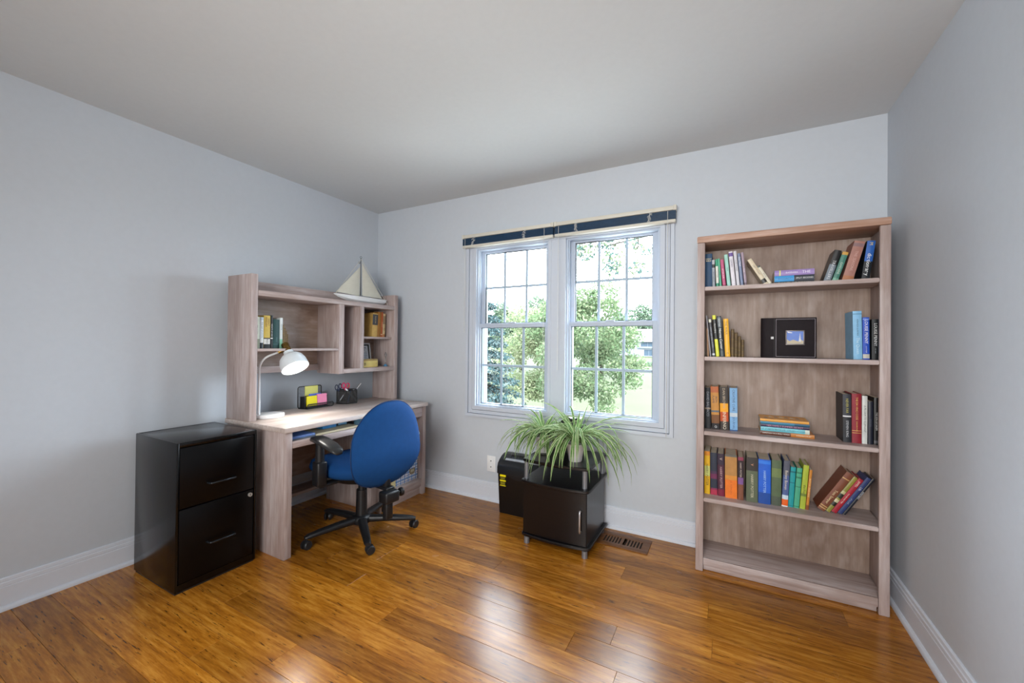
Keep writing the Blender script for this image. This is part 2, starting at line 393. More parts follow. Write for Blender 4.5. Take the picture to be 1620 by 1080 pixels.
M_bark = plain('2a2620', .9, spec=.1, var=.25, bscale=30, bstr=.4, name='bark')
def scatter_leaves(name, parent, blobs, count, size, mats, rnd, droop=0.0, shell=.55):
    verts, faces, mi = [], [], []
    vol = [bx*by*bz for (_, (bx, by, bz)) in blobs]; tot = sum(vol)
    for (c, r), v in zip(blobs, vol):
        for _ in range(int(count*v/tot)):
            while True:
                d = Vector((rnd.gauss(0, 1), rnd.gauss(0, 1), rnd.gauss(0, 1)))
                if d.length > .01: break
            d.normalize(); q = rnd.uniform(shell**3, 1)**(1/3) * rnd.uniform(.86, 1.08)
            p = Vector((c[0]+d.x*r[0]*q, c[1]+d.y*r[1]*q, c[2]+d.z*r[2]*q))
            u = Vector((rnd.uniform(-1, 1), rnd.uniform(-1, 1), rnd.uniform(-1, .6)-droop)).normalized()
            n = Vector((rnd.uniform(-1, 1), rnd.uniform(-1, 1), rnd.uniform(-.3, 1))).normalized()
            v_ = u.cross(n).normalized(); s = size*rnd.uniform(.6, 1.3); i = len(verts)
            verts += [p, p+u*s*.5+v_*s*.28, p+u*s, p+u*s*.5-v_*s*.28]; faces.append((i, i+1, i+2, i+3)); mi.append(rnd.randrange(len(mats)))
    off = Vector(parent['_base']); me = bpy.data.meshes.new(name); me.from_pydata([v-off for v in verts], [], faces)
    for m_ in mats: me.materials.append(m_)
    me.polygons.foreach_set('material_index', mi)
    o = bpy.data.objects.new(name, me); COL.objects.link(o); o.parent = parent; o['kind'] = 'stuff'; return o
def tree(name, label, x, y, blobs, count, size, mats, trunk_r, seed, group=None, limbs=True, droop=0.0, shell=.5):
    rnd = random.Random(seed); gz = ground_z(y)-.05
    t = thing(name, label, 'tree', (x, y, gz), group=group)
    m = MB(); top = max(c[2] for c, r in blobs)
    m.tube([(x, y, gz), (x+.05*trunk_r, y, (gz+top)/2), (x, y, top)], [trunk_r, trunk_r*.7, trunk_r*.2], 8)
    if limbs:
        for c, r in blobs:
            z0 = gz + (c[2]-gz)*.6; m.tube([(x, y, z0), ((x+c[0])/2, (y+c[1])/2, (z0+c[2])/2+.1), c], [trunk_r*.45, trunk_r*.3, trunk_r*.1], 6)
    m.build('trunk', M_bark, t, smooth=180)
    scatter_leaves('foliage', t, blobs, count, size, mats, rnd, droop, shell)
    return t
Lg = [leaf_mat('leaf_green_a', (0.059, 0.093, 0.043), (0.101, 0.140, 0.072)), leaf_mat('leaf_green_b', (0.085, 0.117, 0.062), (0.155, 0.181, 0.101))]
Lb = [leaf_mat('spruce_needle_a', (0.016, 0.035, 0.038), (0.030, 0.056, 0.057), .15), leaf_mat('spruce_needle_b', (0.040, 0.061, 0.060), (0.074, 0.086, 0.082), .15)]
Lf = [leaf_mat('far_leaf_a', (0.083, 0.127, 0.083), (0.141, 0.177, 0.118)), leaf_mat('far_leaf_b', (0.051, 0.092, 0.059), (0.109, 0.141, 0.092))]
Ly = [leaf_mat('leaf_yellow_green', (0.093, 0.132, 0.062), (0.181, 0.203, 0.109)), leaf_mat('leaf_yellow_green_b', (0.132, 0.155, 0.085), (0.211, 0.219, 0.132))]
# broad tree in the middle of the lawn
rnd = random.Random(3); bl = []
for _ in range(22):
    a = rnd.uniform(0, 2*PI); q = rnd.uniform(.2, 1); zz = rnd.uniform(-1.6, 2.2); R_ = 2.0*math.sqrt(max(.1, 1-((zz-.2)/2.6)**2))
    bl.append(((-5.35+math.cos(a)*q*R_, 16+math.sin(a)*q*R_, 1.0+zz), (.75, .75, .6)))
bl += [((-4.55+dx, 16, dz), (.55, .55, .4)) for dx, dz in ((0, -.85), (.5, -.55), (1.2, -.1), (1.35, .55), (-.5, -.55), (-1.1, -.75), (.15, -1.2))]
tree('broadleaf_tree', 'broad green tree on the lawn, showing in both windows across the white mullion', -6.35, 16, bl, 24000, .13, Lg, .07, 3, limbs=False)
bl = [((-8.2+rnd.uniform(-1.3, 1.0), 18+rnd.uniform(-1, 1), rnd.uniform(-.9, 2.6)), (.9, .9, .7)) for _ in range(18)]
tree('broadleaf_tree', 'yellow-green tree on the lawn, in the right column of panes of the left window', -7.3, 18, bl, 20000, .13, Ly, .07, 5, limbs=False)
# blue spruce
t = thing('blue_spruce', 'blue-green spruce with drooping boughs at the left edge of the left window', 'tree', (-7.55, 12, ground_z(12)))
m = MB(); m.tube([(-7.55, 12, ground_z(12)), (-7.55, 12, 2.9)], [.16, .02], 8); rnd = random.Random(11); bl = []
for kz in range(13):
    z = -2.3 + kz*.4; rr = 2.0*(1-(kz/13.5)**1.15)
    for j in range(9):
        a = 2*PI*(j+rnd.uniform(-.25, .25))/9 + kz*.5
        tip = (-7.55+math.cos(a)*rr, 12+math.sin(a)*rr, z-rr*.22); m.tube([(-7.55, 12, z+.12), tip], [.03, .008], 5)
        for q in (.35, .62, .9): bl.append(((-7.55+math.cos(a)*rr*q, 12+math.sin(a)*rr*q, z+.1-rr*.25*q), (.26, .26, .13)))
m.build('trunk', M_bark, t, smooth=180); scatter_leaves('needles', t, bl, 24000, .10, Lb, rnd, .3, .1)
# branch reaching in front of the right window from a tree standing to the right
t = thing('overhanging_tree', 'leafy branch hanging into the upper panes of the right window', 'tree', (1.3, 6.6, ground_z(6.6)))
m = MB(); m.tube([(1.3, 6.6, ground_z(6.6)), (1.25, 6.6, 0), (1.1, 6.5, 3.2), (.8, 6.4, 4.6)], [.2, .17, .12, .05], 9)
m.tube([(1.2, 6.5, 2.4), (.2, 6.1, 2.95), (-1.05, 6, 2.80), (-1.6, 6, 2.72), (-2.3, 6, 2.75)], [.06, .035, .014, .01, .005], 7)
m.tube([(1.1, 6.5, 3.2), (-.6, 6.1, 3.35), (-1.9, 6, 3.1), (-2.5, 6, 2.9)], [.06, .03, .015, .006], 7)
for p in ((-1.55, 2.35), (-2.0, 2.62), (-1.15, 2.32)): m.tube([(p[0], 6, 2.76), (p[0]-.03, 6, p[1])], [.008, .003], 5)
m.build('limb', M_bark, t, smooth=180); rnd = random.Random(21)
bl = [((-2.22, 6, 2.78), (.22, .3, .22)), ((-1.98, 6, 2.66), (.20, .3, .14)), ((-1.66, 6, 2.80), (.22, .3, .18)), ((-1.52, 6, 2.5), (.17, .25, .22)), ((-1.50, 6, 2.30), (.09, .15, .12)),
      ((-1.22, 6, 2.74), (.12, .2, .16)), ((-1.04, 6, 2.62), (.13, .2, .10)), ((-1.16, 6, 2.36), (.16, .2, .13)), ((-1.95, 6, 3.05), (.5, .4, .16)), ((-1.3, 6.05, 3.15), (.5, .4, .14)), ((-.6, 6.1, 3.1), (.4, .4, .2))]
scatter_leaves('foliage', t, bl, 3400, .062, [leaf_mat('leaf_near', (0.037, 0.067, 0.061), (0.074, 0.110, 0.086)), leaf_mat('leaf_near_b', (0.080, 0.104, 0.056), (0.123, 0.134, 0.080))], rnd, .2, .0)
# distant trees
for i, (px, py, hh, rr, lab) in enumerate([(-29.5, 45, 6.6, 2.6, 'far grey-green tree seen low in the upper left pane column of the left window'),
        (-26.3, 46, 7.4, 2.2, 'far round tree in the middle pane column of the left window'), (-22.8, 45, 6.5, 2.4, 'far dark tree low in the upper middle panes of the left window'),
        (-19.5, 46, 7.6, 2.3, 'far tall tree just left of the white mullion, behind the yellow-green tree'), (-15.5, 48, 6.6, 2.4, 'far tree mostly hidden behind the broad lawn tree and the mullion'),
        (-12.3, 44, 5.6, 2.0, 'far tree behind the broad lawn tree, left of the white house'), (-33.5, 47, 6.8, 2.6, 'far tree beyond the spruce at the left edge of the left window')]):
    rnd = random.Random(40+i); gz = ground_z(py)
    bl = [((px+rnd.uniform(-.6, .6)*rr, py+rnd.uniform(-.6, .6)*rr, gz+(hh+2.2)*rnd.uniform(.3, .92)), (rr*.5, rr*.5, rr*.42)) for _ in range(10)]
    tree('distant_tree', lab, px, py, bl, 4500, .34, Lf, .25, 60+i, group='trees beyond the lawn')
for i, (px, py, hh) in enumerate([(-27, 118, 11.5), (-21.5, 121, 12.5), (-16, 119, 12), (-10.5, 120, 12.6), (-5, 122, 13)]):
    rnd = random.Random(80+i); gz = ground_z(py)
    bl = [((px+rnd.uniform(-2.4, 2.4), py+rnd.uniform(-2, 2), gz+hh*rnd.uniform(.25, .85)), (2.2, 2.2, 1.7)) for _ in range(10)]
    tree('distant_tree', ('pale tree on the rise, far left behind the broad lawn tree', 'pale tree on the rise, left behind the white house', 'pale tree on the rise above the left end of the white house', 'pale tree on the rise above the roof of the white house', 'pale tree on the rise, rightmost behind the white house')[i], px, py, bl, 1800, .8, Lf, .4, 90+i, group='trees on the rise behind the house')
# hedge shrubs in front of the house
for i, (px, py, lab) in enumerate([(-14.2, 62, 'dark green shrub on the shaded bank below the white house'), (-11.3, 62, 'low shrub right of the dark shrub, below the white house')]):
    rnd = random.Random(120+i); gz = ground_z(py)
    tag_ = thing('shrub', lab, 'shrub', (px, py, gz))
    MB().tube([(px, py, gz-.05), (px, py, gz+.5)], [.08, .05], 6).build('stem', M_bark, tag_)
    scatter_leaves('foliage', tag_, [((px+rnd.uniform(-1.3, 1.3), py+rnd.uniform(-.4, .4), gz+.3), (.8, .6, .4)) for _ in range(6)], 900, .22, Lf, rnd)
# white house
HB = ground_z(90)
h = thing('house', 'white two-storey house with pale roof across the lawn, in the right window', 'house', (-14, 90, HB))
M_siding = plain('76777a', .7, spec=.1, var=.03, name='white_siding'); M_roof = plain('7c777a', .8, spec=.1, var=.05, name='pale_roof'); M_hwin = plain('2f3b45', .4, spec=.2, name='dark_window_glass')
box('wall', M_siding, h, -17.9, -5, 90, 98, HB-.4, 2.3, 0); box('wing_wall', M_siding, h, -22, -17.95, 91, 97.5, HB-.4, 1.2, 0)
MB().prism([(89.4, 2.2), (94, 4.9), (98.6, 2.2), (98.6, 2.0), (89.4, 2.0)], 'x', -18.3, -4.6).build('roof', M_roof, h)
MB().prism([(90.4, 1.15), (94.2, 2.5), (98, 1.15), (98, 1.0), (90.4, 1.0)], 'x', -22.4, -18.0).build('roof', M_roof, h)
for (xa, xb_, za, zb, n) in ((-16.6, -13.7, .95, 2.0, 2), (-15.9, -13.9, -1.0, .35, 2), (-11.5, -9.5, .95, 2.0, 2), (-21, -19.4, -.3, .7, 1)):
    yw = 90 if xa > -18 else 91
    f = MB(); f.box(xa-.1, xb_+.1, yw-.08, yw-.001, za-.1, za); f.box(xa-.1, xb_+.1, yw-.08, yw-.001, zb, zb+.1); f.box(xa-.1, xa, yw-.08, yw-.001, za, zb); f.box(xb_, xb_+.1, yw-.08, yw-.001, za, zb)
    fo_ = f.build('window', M_siding, h); st = (xb_-xa)/n
    for q in range(n): MB().box(xa+q*st+.03, xa+(q+1)*st-.03, yw-.05, yw-.002, za, zb).build('pane', M_hwin, fo_)
MB().box(-17.4, -12.6, 89.5, 89.99, .62, .82).build('balcony_ledge', plain('525a5e', .7, spec=.1), h)

# ------------------------------------------------------------------ blinds
def blind(label, x0, x1, cords, ladders):
    zt, zb = 2.100, 1.998
    t = thing('window_blind', label, 'blind', ((x0+x1)/2, 2.70, zb))
    y0, y1 = 2.668, 2.709
    MB().box(x0, x1, y0, y1, zt-.026, zt, .002).build('headrail', M_cream, t, smooth=40)
    MB().box(x0-.001, x0+.018, y0-.003, y1, zt-.029, zt+.003, .002).build('end_bracket', M_cream, t, smooth=40)
    MB().box(x1-.018, x1+.001, y0-.003, y1, zt-.029, zt+.003, .002).build('end_bracket', M_cream, t, smooth=40)
    m = MB(); n = 24
    for i in range(n):
        z = zb+.020 + i*(zt-.028-zb-.020)/n
        m.box(x0+.004, x1-.004, y0+.004+.001*(i % 3), y1-.006, z, z+.0016)
    o = m.build('slat_stack', plain('203f5c', .4, var=.12, name='navy_slat'), t); o['kind'] = 'stuff'
    MB().box(x0+.004, x1-.004, y0+.002, y1-.004, zb, zb+.019, .003).build('bottom_rail', M_cream, t, smooth=40)
    for lx in ladders:
        m = MB(); rnd = random.Random(int(-lx*1000))
        for q in range(9):
            xx = lx + rnd.uniform(-.012, .012); z = zb+.012+q*.0075
            m.tube([(xx-.008, y0-.001, z), (xx, y0-.006, z+.006), (xx+.009, y0-.001, z+.003)], .0018, 5)
        m.build('ladder_cord', plain('d7d9d6', .8, name='white_cord'), t)
    for cx, zlow in cords:
        MB().tube([(cx, y0-.004, zt-.03), (cx, y0-.004, zlow)], .0016, 6).build('pull_cord', plain('c9cac6', .8, name='grey_cord'), t)
blind('raised navy blind with cream rails over the left window', -1.895, -1.104, [(-1.862, 1.32), (-1.172, .62)], [-1.787, -1.337])
blind('raised navy blind with cream rails over the right window', -1.098, -.286, [(-1.062, 1.05), (-.335, .66)], [-.935, -.440])

# ------------------------------------------------------------------ wall outlet and floor register
t = thing('wall_outlet', 'white outlet plate with two dark sockets on the back wall', 'outlet', (-1.637, YB, .287))
MB().box(-1.675, -1.598, YB-.006, YB, .226, .349, .003).build('cover_plate', M_white, t, smooth=40)
for z in (.264, .311):
    f = MB().box(-1.651, -1.622, YB-.008, YB-.0055, z-.015, z+.015, .003).build('socket', M_white, t, smooth=40)
    MB().cyl((-1.637, YB-.0095, z), (-1.637, YB-.0078, z), .0045, n=12).build('socket_hole', M_seal, f)
t = thing('floor_register', 'brown wooden floor vent with slots beside the black cabinet', 'vent', (-.568, 2.56, 0))
M_reg = wood('x', '4a2a12', '6d4420', '85592f', 'register_oak', .45, False)
x0, x1, y0, y1 = -.726, -.411, 2.474, 2.655
m = MB(); m.box(x0, x1, y0, y0+.045, 0, .006, .001); m.box(x0, x1, y1-.05, y1, 0, .006, .001); m.box(x0, x0+.03, y0+.045, y1-.05, 0, .006); m.box(x1-.045, x1, y0+.045, y1-.05, 0, .006)
m.build('frame', M_reg, t, smooth=40)
MB().box(x0+.03, x1-.045, y0+.045, y1-.05, .0004, .0009).build('slot_void', plain('050403', .9, name='dark_duct'), t)
xx = x0+.03; n = 13; st = (x1-.045-x0-.03)/n
for i in range(n):
    wd = .028 if i == 6 else st*.52
    MB().box(xx+i*st, xx+i*st+wd, y0+.045, y1-.05, .0009, .0055).build('slat', M_reg, t)

# ------------------------------------------------------------------ filing cabinet
t = thing('filing_cabinet', 'black two-drawer metal filing cabinet standing left of the desk', 'cabinet', (-2.555, 1.142, 0))
x0, x1, y0, y1, zt = -2.78, -2.335, .955, 1.331, .735
m = MB(); m.box(x0, x1, y0, y0+.012, .01, zt, .003); m.box(x0, x1, y1-.012, y1, .01, zt, .003); m.box(x0, x0+.01, y0+.012, y1-.012, .01, zt)
m.box(x0+.01, x1, y0+.012, y1-.012, zt-.024, zt-.0005, .002); m.box(x0+.01, x1-.004, y0+.012, y1-.012, .012, .045)
m.build('body', M_blackmetal, t, smooth=40)
m = MB(); m.box(x0+.01, x1-.012, y0+.005, y1-.005, 0, .012); m.build('plinth', M_blackplastic, t)
for z0, z1, zh in ((.4105, .707, .507), (.048, .405, .206)):
    d = MB().box(x1-.30, x1-.002, y0+.0145, y1-.0145, z0, z1, .003).build('drawer', plain('030304', .3, spec=.22, var=.15, name='black_drawer_enamel'), t, smooth=40)
    h = MB(); h.tube([(x1-.003, 1.09, zh), (x1+.024, 1.094, zh), (x1+.027, 1.10, zh), (x1+.027, 1.205, zh), (x1+.024, 1.211, zh), (x1-.003, 1.215, zh)], .0055, 8)
    h.build('handle', plain('32373c', .2, metal=.7, name='dark_chrome'), d, smooth=50)
l = MB().cyl((x1-.003, 1.297, .381), (x1+.006, 1.297, .381), .0105, n=18).build('lock', plain('b4b4b0', .4, metal=.4, name='nickel'), t, smooth=40)
MB().box(x1+.0055, x1+.0068, 1.2955, 1.2985, .376, .386).build('keyhole', M_seal, l)

# ------------------------------------------------------------------ desk
t = thing('desk', 'whitewashed oak writing desk along the left wall', 'desk', (-2.48, 2.0, 0))
box('desktop', wood('y', 'a08f87', 'c9bcb6', 'e2dbd8', 'whitewashed_oak_window_lit'), t, -2.785, -2.17, 1.388, 2.606, .717, .7465, .004)  # same whitewashed oak, paled so the window light is in its colour
MB().box(-2.785, -2.19, 1.403, 1.447, 0, .7165, .003).build('side_panel', pickled('z'), t, smooth=40)
MB().box(-2.785, -2.19, 2.566, 2.604, 0, .7165, .003).build('side_panel', pickled('z'), t, smooth=40)
MB().box(-2.785, -2.205, 2.125, 2.160, 0, .7165, .003).build('pedestal_panel', pickled('z'), t, smooth=40)
MB().box(-2.78, -2.765, 1.447, 2.125, .26, .7165).build('back_panel', pickled_back('y'), t)
MB().box(-2.78, -2.765, 2.160, 2.566, .05, .7165).build('back_panel', pickled_back('y'), t)
MB().box(-2.765, -2.62, 1.447, 2.125, .168, .190, .002).build('foot_shelf', pickled('y'), t, smooth=40)
MB().box(-2.74, -2.215, 1.448, 2.124, .621, .634, .001).build('tray_shelf', pickled('y'), t)
MB().box(-2.215, -2.193, 1.448, 2.124, .618, .658, .005).build('tray_lip', pickled('y'), t, smooth=40)
dr = MB().box(-2.70, -2.196, 2.163, 2.563, .634, .710, .003).build('drawer', pickled('y'), t, smooth=40)
MB().box(-2.765, -2.25, 2.161, 2.565, .526, .546, .002).build('shelf', pickled('y'), t, smooth=40)
MB().box(-2.765, -2.20, 2.161, 2.565, .098, .127, .003).build('bottom_shelf', pickled('y'), t, smooth=40)
MB().box(-2.22, -2.203, 2.161, 2.565, .062, .097, .002).build('rail', pickled('y'), t, smooth=40)
MB().box(-2.235, -2.218, 2.161, 2.565, 0, .060, .002).build('kick_board', pickled('y'), t, smooth=40)
# ------------------------------------------------------------------ hutch
t = thing('desk_hutch', 'whitewashed oak hutch with open cubbies standing on the desk', 'hutch', (-2.66, 2.0, .7466))
hx0, hx1, hz = -2.785, -2.53, .7468
for a, b_ in ((1.395, 1.438), (2.580, 2.622)): MB().box(hx0, hx1, a, b_, hz, 1.642, .004).build('side_panel', pickled('z'), t, smooth=40)
MB().box(hx0, hx1, 1.438, 2.580, 1.512, 1.546, .004).build('top_board', pickled('y'), t, smooth=40)
MB().box(hx0, hx0+.02, 1.438, 2.580, 1.546, 1.630, .003).build('gallery_rail', pickled('y'), t, smooth=40)
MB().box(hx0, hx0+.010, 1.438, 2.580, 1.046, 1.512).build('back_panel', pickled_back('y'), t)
MB().box(hx0+.010, hx0+.028, 1.438, 2.022, 1.018, 1.062, .002).build('back_rail', pickled('y'), t, smooth=40)
MB().box(hx0+.010, hx1+.001, 2.022, 2.067, .996, 1.512, .002).build('divider', pickled('z'), t, smooth=40)
MB().box(hx0+.010, hx1, 2.212, 2.254, 1.030, 1.512, .002).build('divider', pickled('z'), t, smooth=40)
MB().box(hx0+.010, hx1-.004, 1.438, 2.022, 1.170, 1.187, .002).build('shelf', pickled('y'), t, smooth=40)
MB().box(hx0+.010, hx1+.001, 2.067, 2.580, .998, 1.030, .003).build('shelf', pickled('y'), t, smooth=40)
MB().box(hx0+.010, hx1-.03, 2.254, 2.580, 1.262, 1.279, .002).build('shelf', pickled('y'), t, smooth=40)

# ------------------------------------------------------------------ bookcase
t = thing('bookcase', 'tall whitewashed oak bookcase in the right corner', 'bookcase', (.254, 2.58, 0))
bx0, bx1, by0, by1 = -.1515, .6585, 2.4456, 2.700
MB().box(bx0, bx0+.015, by0+.020, by1, 0, 1.797, .001).build('side_panel', pickled('z'), t, smooth=40)
MB().box(bx1-.015, bx1, by0+.020, by1, 0, 1.797, .001).build('side_panel', pickled('z'), t, smooth=40)
MB().box(bx0, bx0+.038, by0, by0+.0198, 0, 1.797, .004).build('front_stile', pickled('z'), t, smooth=40)
MB().box(bx1-.040, bx1, by0, by0+.0198, 0, 1.797, .004).build('front_stile', pickled('z'), t, smooth=40)
MB().box(bx0-.002, bx1+.002, by0-.003, by1, 1.7975, 1.833, .006).build('top_board', pickled_top('x'), t, smooth=40)
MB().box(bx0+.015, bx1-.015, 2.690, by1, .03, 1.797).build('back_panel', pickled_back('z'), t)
SH = {1: 1.555, 2: 1.172, 3: .765, 4: .401}
for k_, z in SH.items():
    m = MB(); m.prism([(bx0+.0385, by0+.003), (bx1-.0405, by0+.003), (bx1-.0405, by0+.0205), (bx1-.0152, by0+.0205), (bx1-.0152, 2.6898), (bx0+.0152, 2.6898), (bx0+.0152, by0+.0205), (bx0+.0385, by0+.0205)], 'z', z-.021, z)
    bmesh.ops.bevel(m.bm, geom=[e for e in m.bm.edges if abs(e.verts[0].co.z-e.verts[1].co.z) < 1e-6], offset=.003, segments=2, affect='EDGES'); m.build('shelf', pickled('x'), t, smooth=40)
MB().box(bx0+.0152, bx1-.0152, by0+.0205, 2.6898, .052, .073, .001).build('shelf', pickled('x'), t, smooth=40)
MB().box(bx0+.0385, bx1-.0405, by0+.002, by0+.016, .034, .0745, .003).build('shelf_lip', pickled('x'), t, smooth=40)
MB().box(bx0+.0385, bx1-.0405, by0+.024, by0+.040, .002, .030, .002).build('kick_board', pickled('x'), t, smooth=40)

# ------------------------------------------------------------------ books
def book(label, shelf_z, x, w, h, d, tilt, col, y=2.53, txt=None, tcol='f0ece0', bands=(), hard=True, rz=0.0, group=None, flat=False, title=(.5, .7, .5), txt2=None, title2=None, pages=None, tilt_from='auto'):
    """A closed book: local x = thickness, y = depth (spine at y = 0), z = height. x is the left foot of the spine, or the right one for a book that leans right."""
    a = rad(tilt); R_ = Matrix.Rotation(rz, 3, 'Z')
    if flat:
        loc = Vector((x, y, shelf_z)); rot = (0, rad(-90), rz)
    else:
        off = Vector((0, 0, 0))
        if tilt > 0: off = Vector((-w*math.cos(a), 0, w*math.sin(a)))
        if rz: loc = Vector((y, x, shelf_z)) + R_ @ off
        else: loc = Vector((x, y, shelf_z)) + off
        rot = (0, a, rz)
    t = thing('book', label, 'book', loc, rot, group, local=True)
    th = .0022 if hard else .0008; bul = min(.003, w*.10); ov = .0035 if hard else 0.0
    cols = [col]; segs = []; z = 0.0
    for f0, f1, c in sorted(bands):
        if f0*h > z + 1e-6: segs.append((z, f0*h, 0))
        if c not in cols: cols.append(c)
        segs.append((f0*h, f1*h, cols.index(c))); z = f1*h
    if z < h - 1e-6: segs.append((z, h, 0))
    m = MB(); m.box(0, th, .0015, d, 0, h); m.box(w-th, w, .0015, d, 0, h)
    n = 6; arc = [(w*i/n, .0015 - bul*math.sin(PI*i/n)) for i in range(n+1)]
    inn = [(min(max(px, th), w-th), py+.0016) for px, py in arc[::-1]]
    for s0, s1, mi in segs:
        m.mi = mi; m.prism(arc + inn, 'z', s0, s1)
    rough = .55 if hard else .4
    m.build('cover', [plain(c, rough, var=.08, name='book_cover') for c in cols], t)
    MB().box(th+.0001, w-th-.0001, .0032, d-ov, ov, h-ov).build('pages', pages or M_paper, t)
    def put(body, c, spec):
        zc, ln, ht = spec
        text(body, t, plain(c, .5, name='title_ink'), (w/2, .0015-bul-.0005, h*zc), (0, rad(90), 0), h*ln, w*ht, 'title_lettering')
    if txt: put(txt, tcol, title)
    if txt2: put(txt2[0], txt2[1], title2)
    return t
# the title lies in the spine plane, reading from the top down
def fix_text_rot():
    for o, L, H in TEXTS:
        if o.name.startswith('title_lettering'):
            # text x -> -z, text y -> +x, text normal -> -y
            o.rotation_euler = Matrix(((0, 1, 0), (0, 0, -1), (-1, 0, 0))).to_euler()

z = SH[1]; G1 = 'books at the left of the top shelf'
book('thick navy book reading HOLY BIBLE, leftmost on the top bookcase shelf', z, -.1170, .036, .196, .14, 0, '1d4468', txt='HOLY\nBIBLE', tcol='e9dca8', title=(.82, .5, .9), group=G1)
bpy.data.objects['title_lettering']['upright'] = 1
book('thin grey book with a black band near its top, beside the navy one', z, -.0785, .0135, .160, .12, -1.3, 'b9bcc4', bands=[(.72, .84, '1b1d22'), (.0, .70, '9aa3ae')], txt='NEW POEMS OF', tcol='44505c', hard=False, group=G1, title=(.4, .5, .4))
book('green-topped book with a white middle on the top shelf', z, -.0585, .0125, .162, .12, -2.6, '2f9a78', bands=[(.17, .76, 'e6e6de')], txt='CONTENTS', tcol='5e6d66', hard=False, group=G1, title=(.48, .45, .4))
book('thin plain light green book on the top shelf', z, -.0420, .0100, .165, .12, -3.9, '55b08c', hard=False, group=G1, txt='HOME', tcol='2b6b54', title=(.5, .3, .5))
book('slim pink book on the top shelf', z, -.0265, .0155, .158, .12, -5.2, 'c2557f', txt='AFTER SUN', tcol='f0d7e0', hard=False, group=G1, bands=[(0, .1, '8d2f57')])
book('pale mint book on the top shelf', z, -.0045, .0170, .184, .13, -5.4, '9fd4c8', txt='TIME', tcol='6fa79c', hard=False, group=G1, title=(.55, .4, .4))
book('white book with a purple square at the top of its spine', z, .0180, .0195, .199, .13, -5.4, 'dcd9e2', bands=[(.86, .96, '6d55a0')], txt='LEADERS', tcol='6a6580', hard=False, group=G1, title=(.66, .3, .4))
book('plain tall white book right of the one with a purple square', z, .0420, .0145, .199, .13, -5.5, 'd2d2da', txt='GUIDE OF HOPE', tcol='70707c', hard=False, group=G1, title=(.6, .55, .4))
book('grey-blue book with a spotted top on the top shelf', z, .0605, .0135, .185, .13, -5.6, '7684a3', txt='DESTINY', tcol='e2e6ef', hard=False, group=G1, title=(.75, .4, .7))
book('mauve-grey book, last upright one of the left row on the top shelf', z, .0785, .0122, .189, .13, -5.9, 'a08fa0', txt='A WALK', tcol='e8dfe4', hard=False, group=G1, bands=[(0, .12, '6b5765')])
book('cream paperback slumped steeply against the top shelf row', z, .1710, .0205, .164, .12, -29.6, 'd9ccb0', txt='LAST POINT', tcol='6d5b46', hard=False, group=G1, bands=[(.08, .22, '2b2926')], title=(.58, .5, .4))
book('shorter cream paperback slumped outermost on the top shelf', z, .1955, .0130, .120, .11, -29.6, 'd6cfba', txt='NOVEL', tcol='7a7263', hard=False, group=G1, bands=[(.93, 1, '3c4a46'), (.0, .08, '4c6a4a')])
G = 'flat stack on the top shelf'
book('thin dark book with specks, bottom of the flat stack on the top shelf', z, .385, .0160, .170, .12, 0, '3c3f44', y=2.53, flat=True, txt='THE RIVER AND THE RAIN', tcol='c9c2b2', hard=False, group=G, title=(.5, .8, .5))
book('blue and charcoal book reading SPLIT SECOND, middle of the flat stack on the top shelf', z+.0165, .386, .0300, .171, .12, 0, '3a3f48', y=2.53, flat=True, bands=[(.5, 1, '3f9bd8')], txt='SPLIT SECOND', tcol='e3e3e0', hard=False, group=G, title=(.24, .42, .42), txt2=('BALDACCI', '2d6fa4'), title2=(.72, .36, .5))
book('lilac book lying on top of the flat stack on the top shelf', z+.047, .386, .0290, .171, .12, 0, '9d86c0', y=2.53, flat=True, bands=[(.84, .88, 'd8d98a')], txt='BARBARA', tcol='e8e2f2', hard=False, group=G, title=(.56, .3, .5), txt2=('THE', 'e8e2f2'), title2=(.2, .2, .6))
G = 'books leaning right on the top shelf'
book('black and steel-grey book leaning right on the top shelf', z, .4495, .0285, .161, .12, 16.8, '17191b', txt='TRAVELLERS', tcol='d8dce0', hard=False, bands=[(0, .55, '6e7a85')], title=(.38, .6, .45), group=G)
book('teal and ochre book leaning right on the top shelf', z, .4790, .0235, .150, .12, 16.8, '437d6f', txt='GARDENS', tcol='c6dccb', hard=False, bands=[(0, .12, '6fa892'), (.9, 1, 'c79a45')], title=(.45, .5, .4), group=G)
book('thick dusty pink book leaning right on the top shelf', z, .5375, .0420, .195, .14, 14.4, 'a8786c', txt='THE SEASONS', tcol='cfa79d', bands=[(.86, .95, '8b6f72'), (0, .12, 'b0744f')], title=(.5, .5, .3), group=G)
book('thick blue and black dictionary, rightmost on the top shelf', z, .6010, .0310, .191, .14, 7.0, '101a22', txt='dic\u00b7tion\u00b7ar\u00b7y', tcol='eef2f4', bands=[(.48, 1, '2763b8')], title=(.40, .66, .66), txt2=('M', 'e6d27a'), title2=(.92, .1, .4), group=G)

